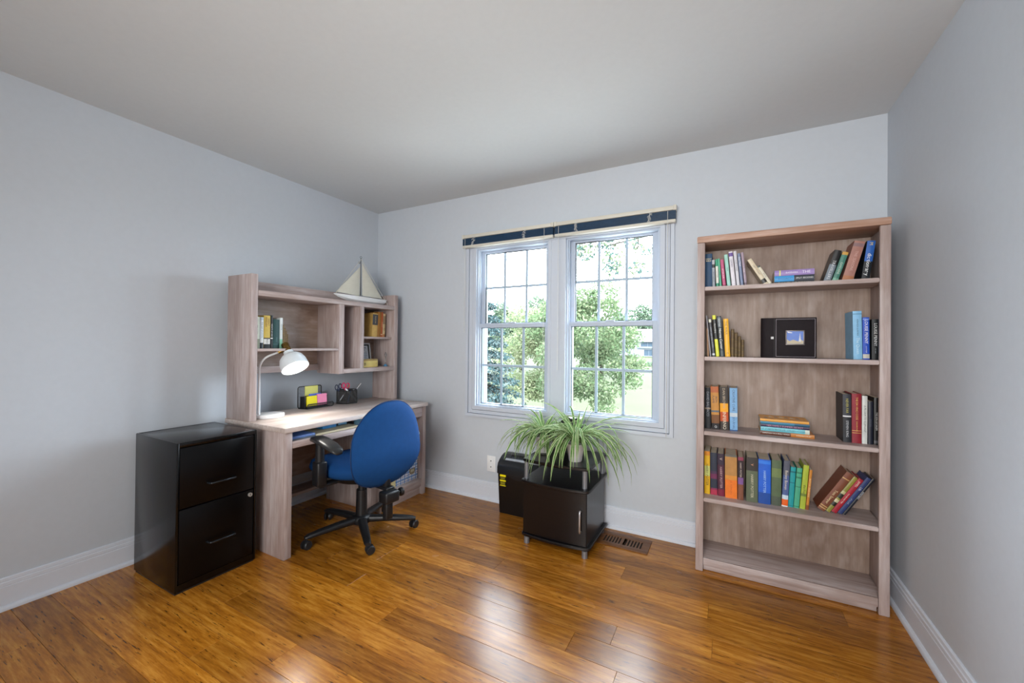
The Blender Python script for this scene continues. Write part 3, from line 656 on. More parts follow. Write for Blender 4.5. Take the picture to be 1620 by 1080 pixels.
z = SH[2]; G = 'books at the left of the second shelf'
book('thin tan-spined dark book, leftmost on the second shelf', z, -.1020, .0080, .158, .12, -2.0, 'a37b5a', hard=False, group=G, txt='STORIES', tcol='6d4f38', title=(.5, .5, .5))
book('tall thin grey book leaning beside the tan one on the second shelf', z, -.0890, .0075, .232, .13, -5.6, '8d8b90', hard=False, group=G, txt='ATLAS OF ROADS', tcol='3d3d42', title=(.5, .5, .6))
book('charcoal book with a white label at its top on the second shelf', z, -.0760, .0135, .213, .13, -6.0, '3d4048', hard=False, group=G, bands=[(.90, .985, 'd8d9c8'), (.03, .08, 'd0d4d8')], txt='BODY AND SOUL WORKS', tcol='a9adb8', title=(.5, .6, .5))
book('black book with yellow blocks at top and foot on the second shelf', z, -.0580, .0165, .232, .14, -5.2, '131a1c', hard=False, group=G, bands=[(.90, 1, 'dfe23c'), (0, .42, 'dfe23c')], txt='Networking', tcol='e8ecea', title=(.68, .34, .6))
book('dark book lettered white reading Norma Corner on the second shelf', z, -.0380, .0210, .226, .14, -4.6, '1d2a2f', hard=False, group=G, bands=[(.72, .97, '59636a'), (0, .14, '3d494c')], txt='Norma Corner', tcol='f2f2ee', title=(.44, .5, .62), txt2=('stories', 'cfd4d4'), title2=(.84, .2, .5))
book('bright yellow book on the second shelf', z, -.0125, .0240, .210, .14, -3.0, 'f0b51e', hard=False, group=G, txt='THE WALK', tcol='6b5316', title=(.76, .36, .5), txt2=('O', '5b3a1a'), title2=(.09, .05, .4))
# stepped antique-book bookends
M_antq = plain('6b5a42', .45, metal=.35, var=.25, name='antique_bronze'); M_antg = plain('83704a', .5, metal=.5, var=.2, name='antique_gilt_')
def bookend(label, base, rz, sizes, d=.10):
    t = thing('bookend', label, 'bookend', base, (0, 0, rz), 'stepped bookends', local=True); x = 0
    for w_, h_ in sizes:
        m = MB(); n = 6; arc = [(x+w_*i/n, -.004*math.sin(PI*i/n)) for i in range(n+1)]
        m.prism(arc + [(x+w_, d), (x, d)], 'z', 0, h_); s = m.build('book_block', M_antq, t)
        m = MB()
        for f in (.08, .3, .62, .9):
            arc2 = [(x-.0003+(w_+.0006)*i/n, -.0009-.0045*math.sin(PI*i/n)) for i in range(n+1)]
            m.prism(arc2 + [(x+w_, .004), (x, .004)], 'z', h_*f, h_*f+.004)
        m.build('gilt_rib', M_antg, s); x += w_ + .0012
    return t
bookend('bookend of four stepped bronze book spines on the second bookcase shelf', (.0145, 2.53, SH[2]), 0, [(.0155, .153), (.0155, .134), (.0150, .114), (.0140, .094)])
# photo album
t = thing('photo_album', 'black photo album standing closed with a small blue picture in its cover', 'album', (.174, 2.50, SH[2]), (0, 0, 0), local=True)
M_leather = plain('1b1519', .7, spec=.25, var=.12, bscale=500, bstr=.15, name='black_leather'); M_stitch = plain('9a949c', .6, name='grey_stitching')
MB().box(0, .218, 0, .006, 0, .208, .002).build('front_cover', M_leather, t, smooth=40)
MB().box(0, .218, .048, .054, 0, .208, .002).build('back_cover', M_leather, t, smooth=40)
MB().cyl((.006, .027, 0), (.006, .027, .208), .0262, n=20).build('spine', M_leather, t, smooth=40)
MB().box(.034, .214, .0065, .0475, .004, .204).build('pages', plain('cfc9bd', .8, name='album_pages'), t)
MB().box(.038, .0405, -.0012, .0004, .004, .204).build('hinge_groove', plain('0b090a', .6), t)
m = MB()
for q in ((.046, .212, .007, .0085), (.046, .212, .1995, .201), (.046, .0475, .0085, .1995), (.2105, .212, .0085, .1995)): m.box(q[0], q[1], -.0006, .0002, q[2], q[3])
m.build('stitching', M_stitch, t)
MB().box(.024, .036, -.0012, .0004, .098, .110).build('spine_emblem', plain('c9c9c9', .4), t)
f = MB(); f.box(.088, .168, -.003, -.0002, .068, .073, .001); f.box(.088, .168, -.003, -.0002, .138, .143, .001); f.box(.088, .093, -.003, -.0002, .073, .138, .001); f.box(.163, .168, -.003, -.0002, .073, .138, .001)
pf = f.build('picture_frame', plain('6f6863', .35, metal=.4), t, smooth=40)
MB().box(.093, .163, -.0012, -.0002, .073, .138).build('picture_sky', plain('4f74c4', .4), pf)
MB().prism([(.0935, .0735), (.1625, .0735), (.1625, .089), (.153, .095), (.140, .087), (.12, .095), (.105, .088), (.0935, .097)], 'y', -.0018, -.0012).build('picture_city', plain('b9b096', .5), pf)
MB().prism([(.1435, .085), (.1535, .085), (.151, .106), (.1495, .128), (.1485, .128), (.146, .106)], 'y', -.0022, -.0018).build('picture_tower', plain('cfd3d8', .5), pf)
MB().prism([(.094, .137), (.10, .1365), (.118, .131), (.113, .128), (.098, .130)], 'y', -.0018, -.0012).build('picture_cloud', plain('d9dde4', .5), pf)
G = 'books at the right of the second shelf'
book('thick pale blue book with a grey cover on the second shelf', z, .5425, .0340, .236, .15, -1.0, '86bfe6', group=G, bands=[(.93, .95, '5a90b8')], txt='AMANDA GORMAN', tcol='2f5878', title=(.66, .34, .3), txt2=('The Queen', 'c9e6f6'), title2=(.28, .34, .55))
book('royal blue book reading LOUISE PENNY', z, .5785, .0250, .205, .14, -.6, '1f50c0', group=G, bands=[(.03, .13, 'c8c6ba'), (.94, .97, '6f8fe0')], txt='LOUISE PENNY', tcol='eef0fa', title=(.66, .56, .55), txt2=('GLASS HOUSES', 'dfe4fa'), title2=(.24, .16, .5))
book('black book reading LOUISE PENNY, rightmost on the second shelf', z, .6110, .0265, .195, .14, 0, '10161a', group=G, txt='LOUISE PENNY', tcol='e6e9ec', title=(.62, .56, .5), txt2=('BURY DEAD', 'b9c4cc'), title2=(.22, .12, .5))

z = SH[3]; G = 'books at the left of the third shelf'
book('black hardcover, leftmost on the third shelf', z, -.1120, .0300, .231, .15, -.6, '15181e', y=2.535, group=G, txt='DAVID BALDACCI', tcol='8d929c', title=(.6, .6, .4), bands=[(.47, .51, '8c7a66')])
book('orange and gold hardcover with a dark emblem at its foot on the third shelf', z, -.0770, .0395, .238, .15, -2.0, 'c48a3e', y=2.533, group=G, bands=[(0, .14, '1a171c'), (.14, .34, '7a4d26'), (.86, 1, 'b8663a'), (.40, .44, '5a6a78')], txt='IRON\nFLAME', tcol='3f3340', title=(.70, .36, .62), txt2=('O', 'dfe2e6'), title2=(.06, .06, .3))
book('hardcover with fiery orange middle reading INFERNO', z, -.0335, .0400, .238, .15, -1.6, '3a3430', y=2.535, group=G, bands=[(.42, .62, 'f2a81c'), (.20, .42, 'c4501c')], txt='DAN BROWN', tcol='b5a68c', title=(.74, .46, .5), txt2=('INFERNO', 'e4d9c0'), title2=(.22, .40, .5))
book('sky-blue hardcover, right end of the left row on the third shelf', z, .0125, .0370, .236, .15, -.8, '7fb0dc', y=2.533, group=G, bands=[(0, .03, '3a5f92'), (.33, .42, 'c7d3dc')], txt='CREATIVE CURE', tcol='22355c', title=(.71, .5, .4), txt2=('JOURNAL', '2c4c84'), title2=(.18, .28, .7))
G = 'flat stack on the third shelf'
book('brown and orange book, bottom of the flat stack on the third shelf', z, .388, .0195, .235, .15, 0, 'c07a34', y=2.520, flat=True, hard=False, group=G, bands=[(.42, 1, '5b3322')], txt='SOMETHING IN A SMALL TOWN', tcol='efe7dc', title=(.70, .5, .5), txt2=('BARBARA DELBY', 'efe0c4'), title2=(.19, .27, .45))
book('turquoise book reading IT STARTS WITH US, in the flat stack on the third shelf', z+.020, .3685, .0215, .212, .15, 0, '74c4d4', y=2.522, flat=True, hard=False, group=G, bands=[(0, .09, 'cfd8cc')], txt='IT STARTS WITH US', tcol='17414f', title=(.73, .48, .55), txt2=('COLLEEN HOOVER', '35707c'), title2=(.27, .36, .42))
book('dark purple book with pink lettering in the flat stack on the third shelf', z+.042, .368, .0140, .211, .15, 0, '3a2c4c', y=2.524, flat=True, hard=False, group=G, txt='HER FAMILY SUMMER SECRET', tcol='c48fae', title=(.5, .9, .6))
book('thin blue book, second from top of the flat stack on the third shelf', z+.0565, .369, .0135, .214, .15, 0, '2f7c9e', y=2.524, flat=True, hard=False, group=G, bands=[(0, .3, '1d5573')])
o = book('orange-yellow book with a drawn cover, topmost of the third shelf stack', z+.0705, .3665, .0125, .213, .15, 0, 'e0a040', y=2.524, flat=True, hard=False, group=G)
rnd = random.Random(5)
for q in range(7):   # pale drawing on the top cover (local x = up)
    a0, b0 = .03+.024*q, rnd.uniform(.03, .08)
    MB().prism([(b0, a0), (b0+.03, a0+.006), (b0+.035, a0+.017), (b0+.008, a0+.02)], 'x', .0125, .0129).build('cover_print', plain('d9d0c0' if q % 2 else '8a8078', .5), o)
G = 'books at the right of the third shelf'
book('wide charcoal hardcover with a white stripe, left of the red book on the third shelf', z, .5035, .0320, .235, .145, -.6, '20242b', y=2.528, group=G, bands=[(.525, .555, 'd8dade'), (.56, 1, '31363f')], txt='NEVER FAR', tcol='b3ad4f', title=(.76, .3, .5), txt2=('STEVEN KING', 'c8ccd2'), title2=(.28, .34, .5))
book('dark red hardcover with gold lettering on the third shelf', z, .5375, .0365, .240, .145, -.3, '8c1a2c', y=2.528, group=G, txt='THE DA VINCI CODE', tcol='d9b45c', title=(.70, .46, .42), txt2=('DAN BROWN', 'd9b45c'), title2=(.34, .2, .5), bands=[(.245, .255, 'd9b45c'), (.20, .21, 'd9b45c')])
book('slim white book on the third shelf', z, .5760, .0200, .231, .14, 0, 'd4d9d6', y=2.53, group=G, hard=False, txt='A PILGRIM TO ELEPHANT', tcol='65706c', title=(.52, .8, .4))
book('dark navy slim book, lower than its neighbours on the third shelf', z, .5990, .0180, .206, .14, 0, '1c2130', y=2.53, group=G, hard=False, txt='moon', tcol='4a5064', title=(.5, .2, .4))
book('black book with small white lettering, rightmost on the third shelf', z, .6205, .0180, .226, .14, 0, '0c0c0e', y=2.53, group=G, hard=False, txt='THE SON OF SALEM', tcol='e8e8e8', title=(.5, .38, .6), bands=[(.03, .09, '5a5a5e')])

z = SH[4]; G = 'row of books on the fourth shelf'
book('yellow book with dark lettering, leftmost on the fourth shelf', z, -.1120, .0280, .238, .15, -.4, 'e0b022', y=2.525, group=G, hard=False, txt='HARRY POTTER', tcol='3c3413', title=(.45, .5, .6), bands=[(.42, .66, 'c9cf7a'), (.9, 1, 'd98a2a')])
book('dark slate hardcover with crimson swirls on the fourth shelf', z, -.0810, .0335, .233, .155, -.8, '2a3142', y=2.527, group=G, bands=[(0, .12, 'b0304c'), (.12, .16, '7d2c50'), (.38, .50, '6d2a52'), (.50, .56, '47304e')])
book('maroon hardcover with silver lettering on the fourth shelf', z, -.0445, .0330, .233, .155, -1.0, '33263a', y=2.523, group=G, bands=[(0, .16, '7c1838'), (.16, .74, '4a2438')], txt='HARRY POTTER', tcol='c8a4a8', title=(.44, .5, .5), txt2=('V', 'e3d4c4'), title2=(.88, .08, .4))
book('wide orange hardcover with a golden upper half on the fourth shelf', z, -.0085, .0575, .236, .16, -.6, 'ea7a22', y=2.515, group=G, bands=[(.52, .95, 'b58448'), (.95, 1, '64625a'), (.42, .52, 'd9903a')], txt='J.K. ROWLING', tcol='c45c18', title=(.24, .36, .2))
book('brown hardcover with a violet patch on the fourth shelf', z, .0525, .0260, .230, .155, -.3, '7d4c38', y=2.515, group=G, bands=[(.36, .52, '7a5590'), (.52, .92, '33262c'), (.92, 1, '8d3c54')], txt='HARRY POTTER', tcol='cfc0b4', title=(.70, .34, .45))
book('olive-green hardcover with a dark top reading HARRY POTTER', z, .0910, .0530, .236, .16, 0, '5c6650', y=2.512, group=G, bands=[(.70, 1, '35302e')], txt='HARRY POTTER', tcol='cfcbb0', title=(.36, .52, .28), txt2=('V', 'e0a27c'), title2=(.84, .07, .22))
book('bright blue hardcover on the fourth shelf', z, .1465, .0560, .233, .16, 0, '1d5fd0', y=2.514, group=G, bands=[(.9, .97, '2f7be0'), (0, .25, '164a9c')], txt='HARRY POTTER', tcol='a8d0f4', title=(.5, .5, .3))
book('grey-green hardcover beside the bright blue one on the fourth shelf', z, .2050, .0430, .236, .16, .5, '56684c', y=2.518, group=G, bands=[(.62, .82, '6d8050'), (.0, .2, '4c5648')]) if False else book('grey-green hardcover beside the bright blue one on the fourth shelf', z, .2480, .0430, .236, .16, .5, '56684c', y=2.518, group=G, bands=[(.62, .82, '6d8050'), (.0, .2, '4c5648')])
book('blue-grey book with a white and orange library label at its foot', z, .2775, .0265, .239, .15, 2.4, '4e6296', y=2.522, group=G, bands=[(.0, .025, 'e8e8e8'), (.025, .16, 'e8641c'), (.16, .25, 'c9dcea'), (.68, 1, '565a6a')], txt='Betsey Bowen', tcol='d8d0c0', title=(.58, .56, .6))
book('plain teal book, shorter than the blue-grey one on the fourth shelf', z, .3015, .0220, .208, .14, 3.2, '1d9aa0', y=2.53, group=G, bands=[(.86, .9, '0f6a72'), (.6, .62, '0f6a72'), (.03, .04, '0f6a72')])
book('plain sea-green book right of the teal one', z, .3260, .0225, .207, .14, 3.9, '4aa886', y=2.53, group=G, bands=[(.86, .9, '2c7a60'), (.74, .78, '2c7a60'), (.52, .54, '2c7a60'), (.03, .05, '2c7a60')])
book('lime-green book with a dark middle motif on the fourth shelf', z, .3520, .0230, .226, .14, 4.2, 'a8b83a', y=2.53, group=G, bands=[(.29, .35, '6f8434')], txt='the Fox', tcol='33391a', title=(.45, .2, .75))
book('thin orange book with patterned spine, right end of the fourth shelf row', z, .3660, .0115, .205, .14, 4.5, 'c4802e', y=2.53, group=G, hard=False, txt='BUTTON SERIES NINE', tcol='f0cf94', title=(.55, .85, .6), bands=[(0, .12, '8d4f26')])
G = 'books slumped to the right on the fourth shelf'
book('thick brown leather-look book slumped steeply on the fourth shelf', z, .4330, .0320, .232, .13, 30.4, '7a4630', y=2.545, group=G, txt='Tom Sawyer', tcol='e8d3a6', title=(.36, .36, .6), bands=[(.05, .07, 'c9a468'), (.10, .12, 'c9a468'), (.84, .86, 'c9a468')])
book('olive and cream book slumped between the brown and red ones', z, .4545, .0170, .218, .13, 30.4, '8f8a3a', y=2.545, group=G, hard=False, bands=[(.18, .28, '26281c'), (.28, .36, 'cfc6a0'), (.4, .52, '2b2d20'), (.52, .6, 'c2b98a')])
book('red book slumped on the fourth shelf', z, .4800, .0205, .210, .13, 30.4, 'a51c30', y=2.545, group=G, txt='JAMES', tcol='eed7cc', title=(.86, .16, .6), txt2=('Hornblower Saga', 'eed7cc'), title2=(.42, .4, .4))
book('navy book slumped right of the red one on the fourth shelf', z, .5025, .0180, .222, .13, 30.4, '2c3c70', y=2.545, group=G, txt='Life', tcol='c9d0e4', title=(.7, .12, .5), txt2=('of a Lad', 'aab4d0'), title2=(.35, .25, .4))
book('black-blue book lowest of the slumped books on the fourth shelf', z, .5170, .0108, .222, .13, 30.4, '161b26', y=2.545, group=G, hard=False, txt='MYSTERY', tcol='d4d8e0', title=(.55, .36, .7))

# books on the hutch (spines face the room)
HZ = 1.1872; q90 = PI/2; G = 'books in the left cubby of the hutch'
def hbook(label, y0, w, h, d, tilt, col, xs=-2.585, z=HZ, **k): return book(label, z, y0, w, h, d, tilt, col, y=xs, rz=q90, **k)
hbook('pale olive-white book, leftmost in the left hutch cubby', 1.4400, .042, .198, .13, 0, 'c4c9b4', group=G, bands=[(0, .3, '7d8064')], hard=False, txt='ETHICS', tcol='6b705c', title=(.6, .3, .3))
hbook('white and silver-blue binder book in the left hutch cubby', 1.4840, .021, .197, .14, 0, 'bccbd8', group=G, hard=False, bands=[(.18, .26, 'e4e4e0'), (.26, .9, 'dfe6ea'), (0, .18, '15222c')], txt='THE LAST STATION', tcol='6e7f8c', title=(.6, .5, .4))
hbook('mustard-yellow book with dark and red lettering in the left hutch cubby', 1.5070, .040, .209, .14, 0, 'cdb152', group=G, bands=[(.0, .13, '12191c'), (.13, .29, 'e2e2de'), (.29, .32, '12191c')], txt='GREAT\nENGLISH', tcol='6d2b26', title=(.80, .28, .7), txt2=('RED', '24262a'), title2=(.21, .14, .5))
hbook('black book with white marks on its spine edge in the left hutch cubby', 1.5490, .0160, .212, .14, 0, '16181c', group=G, hard=False, txt='NIGHTS OF FIRE', tcol='d2d4d2', title=(.55, .6, .5), bands=[(.29, .32, 'dcdcd8')])
hbook('wide dark green book in the left hutch cubby', 1.5665, .042, .188, .15, 0, '1f4445', group=G, txt='FIELD', tcol='53807e', title=(.3, .3, .2), bands=[(.14, .15, '5a7f7e')])
hbook('thin mint and white book, right end of the row in the left hutch cubby', 1.6100, .0190, .200, .13, 0, 'd4dcdc', group=G, hard=False, bands=[(0, .30, '86c4a8')], txt='MEMOIR', tcol='8d989a', title=(.7, .3, .4))
bookend('bookend of four stepped bronze book spines in the left hutch cubby', (-2.585, 1.6305, HZ), q90, [(.0085, .155), (.0085, .135), (.0085, .115), (.0080, .095)], .09)
G = 'books in the upper right cubby of the hutch'
hbook('old yellow-brown book with a dark band, leftmost in the upper right cubby', 2.405, .058, .196, .13, 3.0, 'c49c54', xs=-2.60, z=1.2792, group=G, bands=[(.55, .95, '34302f')], txt='U.S.N.', tcol='b9a784', title=(.75, .2, .4), tilt_from='l') if False else hbook('old yellow-brown book with a dark band, leftmost in the upper right cubby', 2.455, .056, .196, .13, 2.6, 'c9a65e', xs=-2.60, z=1.2792, group=G, bands=[(.50, .95, '4a4c50')], txt='BLUE SHIP', tcol='d8c79a', title=(.72, .3, .4))
hbook('ochre-brown book in the upper right cubby', 2.492, .0350, .210, .13, 2.6, '97682c', xs=-2.60, z=1.2792, group=G, txt='SEA', tcol='6d4a20', title=(.5, .2, .3))
hbook('rust-orange book in the upper right cubby', 2.5135, .0200, .212, .13, 2.6, 'a8552c', xs=-2.60, z=1.2792, group=G, bands=[(.08, .12, 'd9b08c')], txt='HARBOR', tcol='dfae86', title=(.5, .4, .4))
hbook('worn cream and orange book, right end of the upper right cubby', 2.5420, .0265, .200, .13, 2.4, 'c9b288', xs=-2.60, z=1.2792, group=G, bands=[(.55, .9, '8d7a60'), (0, .12, 'b0784a')], txt='LETTERS', tcol='5c4a34', title=(.4, .4, .4))
# framed certificate and yellow card in the lower right cubby
CZ = 1.0302
t = thing('framed_certificate', 'framed grey printed certificate leaning in the lower right hutch cubby', 'picture', (-2.66, 2.375, CZ), (0, rad(-9), 0), local=True)
m = MB(); m.box(-.014, 0, -.075, .085, 0, .012, .002); m.box(-.014, 0, -.075, .085, .188, .200, .002); m.box(-.014, 0, -.075, -.063, .012, .188, .002); m.box(-.014, 0, .073, .085, .012, .188, .002)
m.build('frame', plain('b9bcc0', .35, metal=.3, name='silver_frame'), t, smooth=40)
MB().box(-.012, -.004, -.063, .073, .012, .188).build('mat_board', plain('23252b', .6), t)
sh = MB().box(-.004, -.0025, -.045, .058, .018, .176).build('certificate_sheet', plain('b9bec8', .6), t)
for zz, ww, hh in ((.158, .07, .010), (.14, .05, .006), (.122, .08, .005), (.108, .08, .005), (.094, .08, .005), (.08, .06, .005), (.06, .03, .004)):
    MB().box(-.0025, -.0020, .006-ww/2, .006+ww/2, zz-hh/2, zz+hh/2).build('printed_line', plain('7c8392', .6), sh)
t = thing('card_box', 'low pale yellow box in front of the framed certificate', 'box', (-2.60, 2.368, CZ))
MB().box(-2.628, -2.578, 2.290, 2.445, CZ, CZ+.052, .002).build('box_body', plain('d6c376', .55), t, smooth=40)
MB().box(-2.630, -2.579, 2.289, 2.446, CZ+.0515, CZ+.066, .002).build('box_lid', plain('a8905c', .55), t, smooth=40)
m = MB(); m.lathe([(.010, 0), (.010, .0006), (.0065, .0006), (.0065, 0)], (-2.5782, 2.31, CZ+.026), (1, 0, 0), 18, False, False); m.build('ring_mark', plain('4a4432', .6), t)
text('L A', t, plain('55503f', .6), (0, 0, 0), (0, 0, 0), .018, .008)
TEXTS[-1][0].location = (-2.5776+2.60, 2.425-2.368, .03); TEXTS[-1][0].rotation_euler = (rad(90), 0, rad(90))
t = thing('glass_ornament', 'small clear glass figure on a blue foot in the lower right hutch cubby', 'ornament', (-2.585, 2.537, CZ))
MB().lathe([(.018, 0), (.018, .006), (.010, .012), (.008, .02)], (-2.585, 2.537, CZ), n=16).build('foot', plain('3f7ca8', .15, spec=.8), t, smooth=60)
MB().lathe([(.006, .0201), (.004, .05), (.0045, .075), (.008, .09), (.0095, .10), (.004, .118), (.0008, .124)], (-2.585, 2.537, CZ), n=14).build('figure', glass_mat('ornament_glass', (.86, .9, .92)), t, smooth=60)

# ------------------------------------------------------------------ sailboat on the hutch
bz = 1.5463
t = thing('model_sailboat', 'white model sailboat with two cream sails standing on the hutch', 'model boat', (-2.61, 2.285, bz))
m = MB(); rings = []
for f_, wd, zb_, zt_ in ((0, .004, .046, .054), (.08, .022, .030, .053), (.25, .042, .008, .050), (.5, .050, .0, .048), (.75, .044, .0, .048), (.93, .034, .006, .050), (1, .028, .016, .051)):
    y = 2.035 + f_*.505
    rings.append([(-2.61-wd, y, bz+zt_), (-2.61-wd*.7, y, bz+zb_+(zt_-zb_)*.35), (-2.61, y, bz+zb_), (-2.61+wd*.7, y, bz+zb_+(zt_-zb_)*.35), (-2.61+wd, y, bz+zt_)])
m.loft(rings); m.build('hull', M_white, t, smooth=30)
MB().box(-2.645, -2.575, 2.26, 2.36, bz+.049, bz+.058, .003).build('cabin', plain('8b9094', .4), t, smooth=40)
M_sail = plain('cfcdbf', .8, var=.03, bscale=90, bstr=.05, name='sailcloth')
def sail(a, b_, c, nm):
    m = MB(); n = 8; a, b_, c = Vector(a), Vector(b_), Vector(c); rows = []
    for i in range(n+1):
        f_ = i/n; p, q = a.lerp(c, f_), b_.lerp(c, f_); k_ = max(2, 7)
        rows.append([p.lerp(q, j/6) + Vector((.012*math.sin(PI*j/6)*(1-f_), 0, 0)) for j in range(7)])
    for th in (0, .0015):
        V = [[m.bm.verts.new(p + Vector((th, 0, 0))) for p in r] for r in rows]
        for r1, r2 in zip(V, V[1:]):
            for j in range(6): m.bm.faces.new((r1[j], r1[j+1], r2[j+1], r2[j]))
    m.build(nm, M_sail, t, smooth=60)
sail((-2.61, 2.052, bz+.066), (-2.61, 2.272, bz+.055), (-2.61, 2.276, bz+.292), 'jib_sail')
sail((-2.61, 2.512, bz+.060), (-2.61, 2.300, bz+.056), (-2.61, 2.296, bz+.325), 'main_sail')
M_darkwood = plain('35302c', .4, name='dark_varnish')
MB().cyl((-2.612, 2.2855, bz+.048), (-2.612, 2.2855, bz+.36), .0035, .0028, 8).build('mast', M_darkwood, t, smooth=60)
MB().cyl((-2.61, 2.300, bz+.062), (-2.61, 2.51, bz+.0575), .003, n=8).build('boom', M_darkwood, t, smooth=60)
def ringmesh(c, r, rr, axis=(1, 0, 0)):
    m = MB(); a = Vector(axis).normalized(); q = Vector((0, 0, 1)).rotation_difference(a)
    m.tube([Vector(c) + q @ Vector((r*math.cos(2*PI*i/14), r*math.sin(2*PI*i/14), 0)) for i in range(15)], rr, 6, False); return m
ringmesh((-2.612, 2.2855, bz+.370), .008, .0018).build('mast_ring', M_darkwood, t, smooth=60)
ringmesh((-2.612, 2.270, bz+.325), .007, .0018).build('pulley_ring', M_darkwood, t, smooth=60)
M_string = plain('d6d3c4', .8, name='rigging_cord')
for a, b_ in (((2.046, .056), (2.284, .352)), ((2.535, .052), (2.287, .352)), ((2.535, .052), (2.552, -.0)), ((2.044, .052), (2.036, .072))):
    MB().cyl((-2.60, a[0], bz+a[1]), (-2.608 if b_[1] > .1 else -2.575, b_[0], bz+b_[1]+.001), .0014, n=5).build('rigging', M_string, t)

# ------------------------------------------------------------------ desk lamp
lx, ly, lz = -2.592, 1.556, .7467
t = thing('desk_lamp', 'white desk lamp with brass joint, lit, at the left end of the desk', 'lamp', (lx, ly, lz))
MB().lathe([(.076, 0), (.083, .002), (.0835, .018), (.081, .0225), (.02, .0235), (.001, .0236)], (lx, ly, lz), n=40).build('base', M_white, t, smooth=50)
pts = [(-2.602, 1.492, lz+.02), (-2.602, 1.492, 1.06)]
for i in range(1, 8):
    a = i/8*PI/2*.88; pts.append((-2.602+.02*i/8, 1.492+.075*(1-math.cos(a)), 1.06+.085*math.sin(a)))
pts.append((-2.578, 1.600, 1.163))
MB().tube(pts, .0062, 10).build('stem', M_white, t, smooth=60)
MB().cyl((-2.602, 1.492, lz+.0235), (-2.602, 1.492, .862), .0078, n=12).build('stem_sleeve', M_white, t, smooth=50)
ax = Vector((.58, .02, -.80)).normalized(); oc = Vector((-2.462, 1.640, 1.062)); nk = oc - ax*.135
MB().tube([(-2.578, 1.598, 1.162), nk - ax*.012 + Vector((0, -.006, 0))], .0125, 12).build('joint_arm', M_brass, t, smooth=50)
m = MB(); m.lathe([(.018, -.058), (.0235, -.052), (.0235, -.040), (.0205, -.038), (.0205, -.030), (.0235, -.028), (.0235, -.016), (.0205, -.014), (.0205, -.006), (.024, -.004), (.024, .006)], nk + ax*.0, ax, 24); m.build('brass_socket', M_brass, t, smooth=40)
m = MB(); s = m; pr_ = [(.024, .0065), (.030, .008), (.030, .024), (.034, .030), (.052, .040), (.070, .060), (.080, .090), (.0835, .132), (.0835, .135), (.081, .135), (.0775, .092), (.067, .064), (.050, .045), (.030, .034), (.020, .032)]
s.lathe(pr_, nk, ax, 40, False, False)
M_shadein = plain('dfe7ec', .45, var=.01, name='shade_enamel'); s.build('shade', M_shadein, t, smooth=50)
MB().lathe([(.001, -.034), (.018, -.030), (.027, -.016), (.030, 0), (.026, .014), (.015, .024), (.001, .028)], nk + ax*.085, ax, 20).build('bulb', emit_mat('bulb_glow', 'fff6e8', 26), t, smooth=180)
pl_ = bpy.data.lights.new('lamp_light', 'SPOT'); pl_.energy = 7; pl_.spot_size = rad(120); pl_.spot_blend = .6; pl_.shadow_soft_size = .05; pl_.color = (1, .95, .88)
lo_ = bpy.data.objects.new('lamp_light', pl_); COL.objects.link(lo_); lo_.location = nk + ax*.118 - Vector((lx, ly, lz)); lo_.rotation_euler = ax.to_track_quat('-Z', 'Y').to_euler(); lo_.parent = t
cordm = MB(); cordm.tube([nk - ax*.055, nk - ax*.07 + Vector((-.02, -.01, .012)), nk - ax*.05 + Vector((-.05, -.02, .0)), nk + Vector((-.055, -.028, -.012))], .0018, 6); cordm.build('cord', plain('c9cac6', .7, name='grey_cord'), t)

# ------------------------------------------------------------------ sticky-note organiser
oz = .7467
t = thing('note_organiser', 'black wire mesh organiser for sticky notes on the desk', 'organiser', (-2.70, 1.95, oz))
def rrect(y0, y1, z0, z1, r, x, k=5):
    out = []
    for cy, cz, a0 in ((y1-r, z1-r, 0), (y0+r, z1-r, 90), (y0+r, z0+r, 180), (y1-r, z0+r, 270)):
        for i in range(k+1):
            a = rad(a0 + 90*i/k); out.append((x, cy+r*math.cos(a), cz+r*math.sin(a)))
    return out + out[:1]
def wire_grid(m, y0, y1, z0, z1, x, step=.006, tilt=0.0):
    n = int((y1-y0)/step)
    for i in range(n+1):
        y = y0+(y1-y0)*i/n; m.box(x-.0004, x+.0004, y-.0005, y+.0005, z0, z1)
    n = int((z1-z0)/step)
    for i in range(n+1):
        zz = z0+(z1-z0)*i/n; m.box(x-.0003, x+.0003, y0, y1, zz-.0005, zz+.0005)
MB().tube(rrect(1.842, 2.032, oz+.004, oz+.158, .014, -2.735), .0032, 8).build('back_frame', M_mesh, t, smooth=60)
m = MB(); wire_grid(m, 1.846, 2.028, oz+.008, oz+.154, -2.735, .0055); o = m.build('back_mesh', M_mesh, t); o['kind'] = 'stuff'
m = MB(); m.box(-2.725, -2.672, 1.852, 1.862, oz+.006, oz+.088, .002); m.box(-2.725, -2.672, 2.030, 2.040, oz+.006, oz+.088, .002); m.box(-2.725, -2.718, 1.862, 2.030, oz+.006, oz+.088); m.build('note_box', M_mesh, t, smooth=40)
MB().tube(rrect(1.862, 2.075, oz+.004, oz+.034, .010, -2.652), .003, 8).build('front_frame', M_mesh, t, smooth=60)
m = MB(); wire_grid(m, 1.866, 2.071, oz+.007, oz+.031, -2.652, .005); o = m.build('front_mesh', M_mesh, t); o['kind'] = 'stuff'
m = MB()
for y in (1.847, 2.04): m.tube([(-2.735, y, oz+.003), (-2.652, y+.018, oz+.003)], .003, 8)
m.box(-2.733, -2.655, 1.86, 2.06, oz+.002, oz+.004); m.build('base_frame', M_mesh, t, smooth=60)
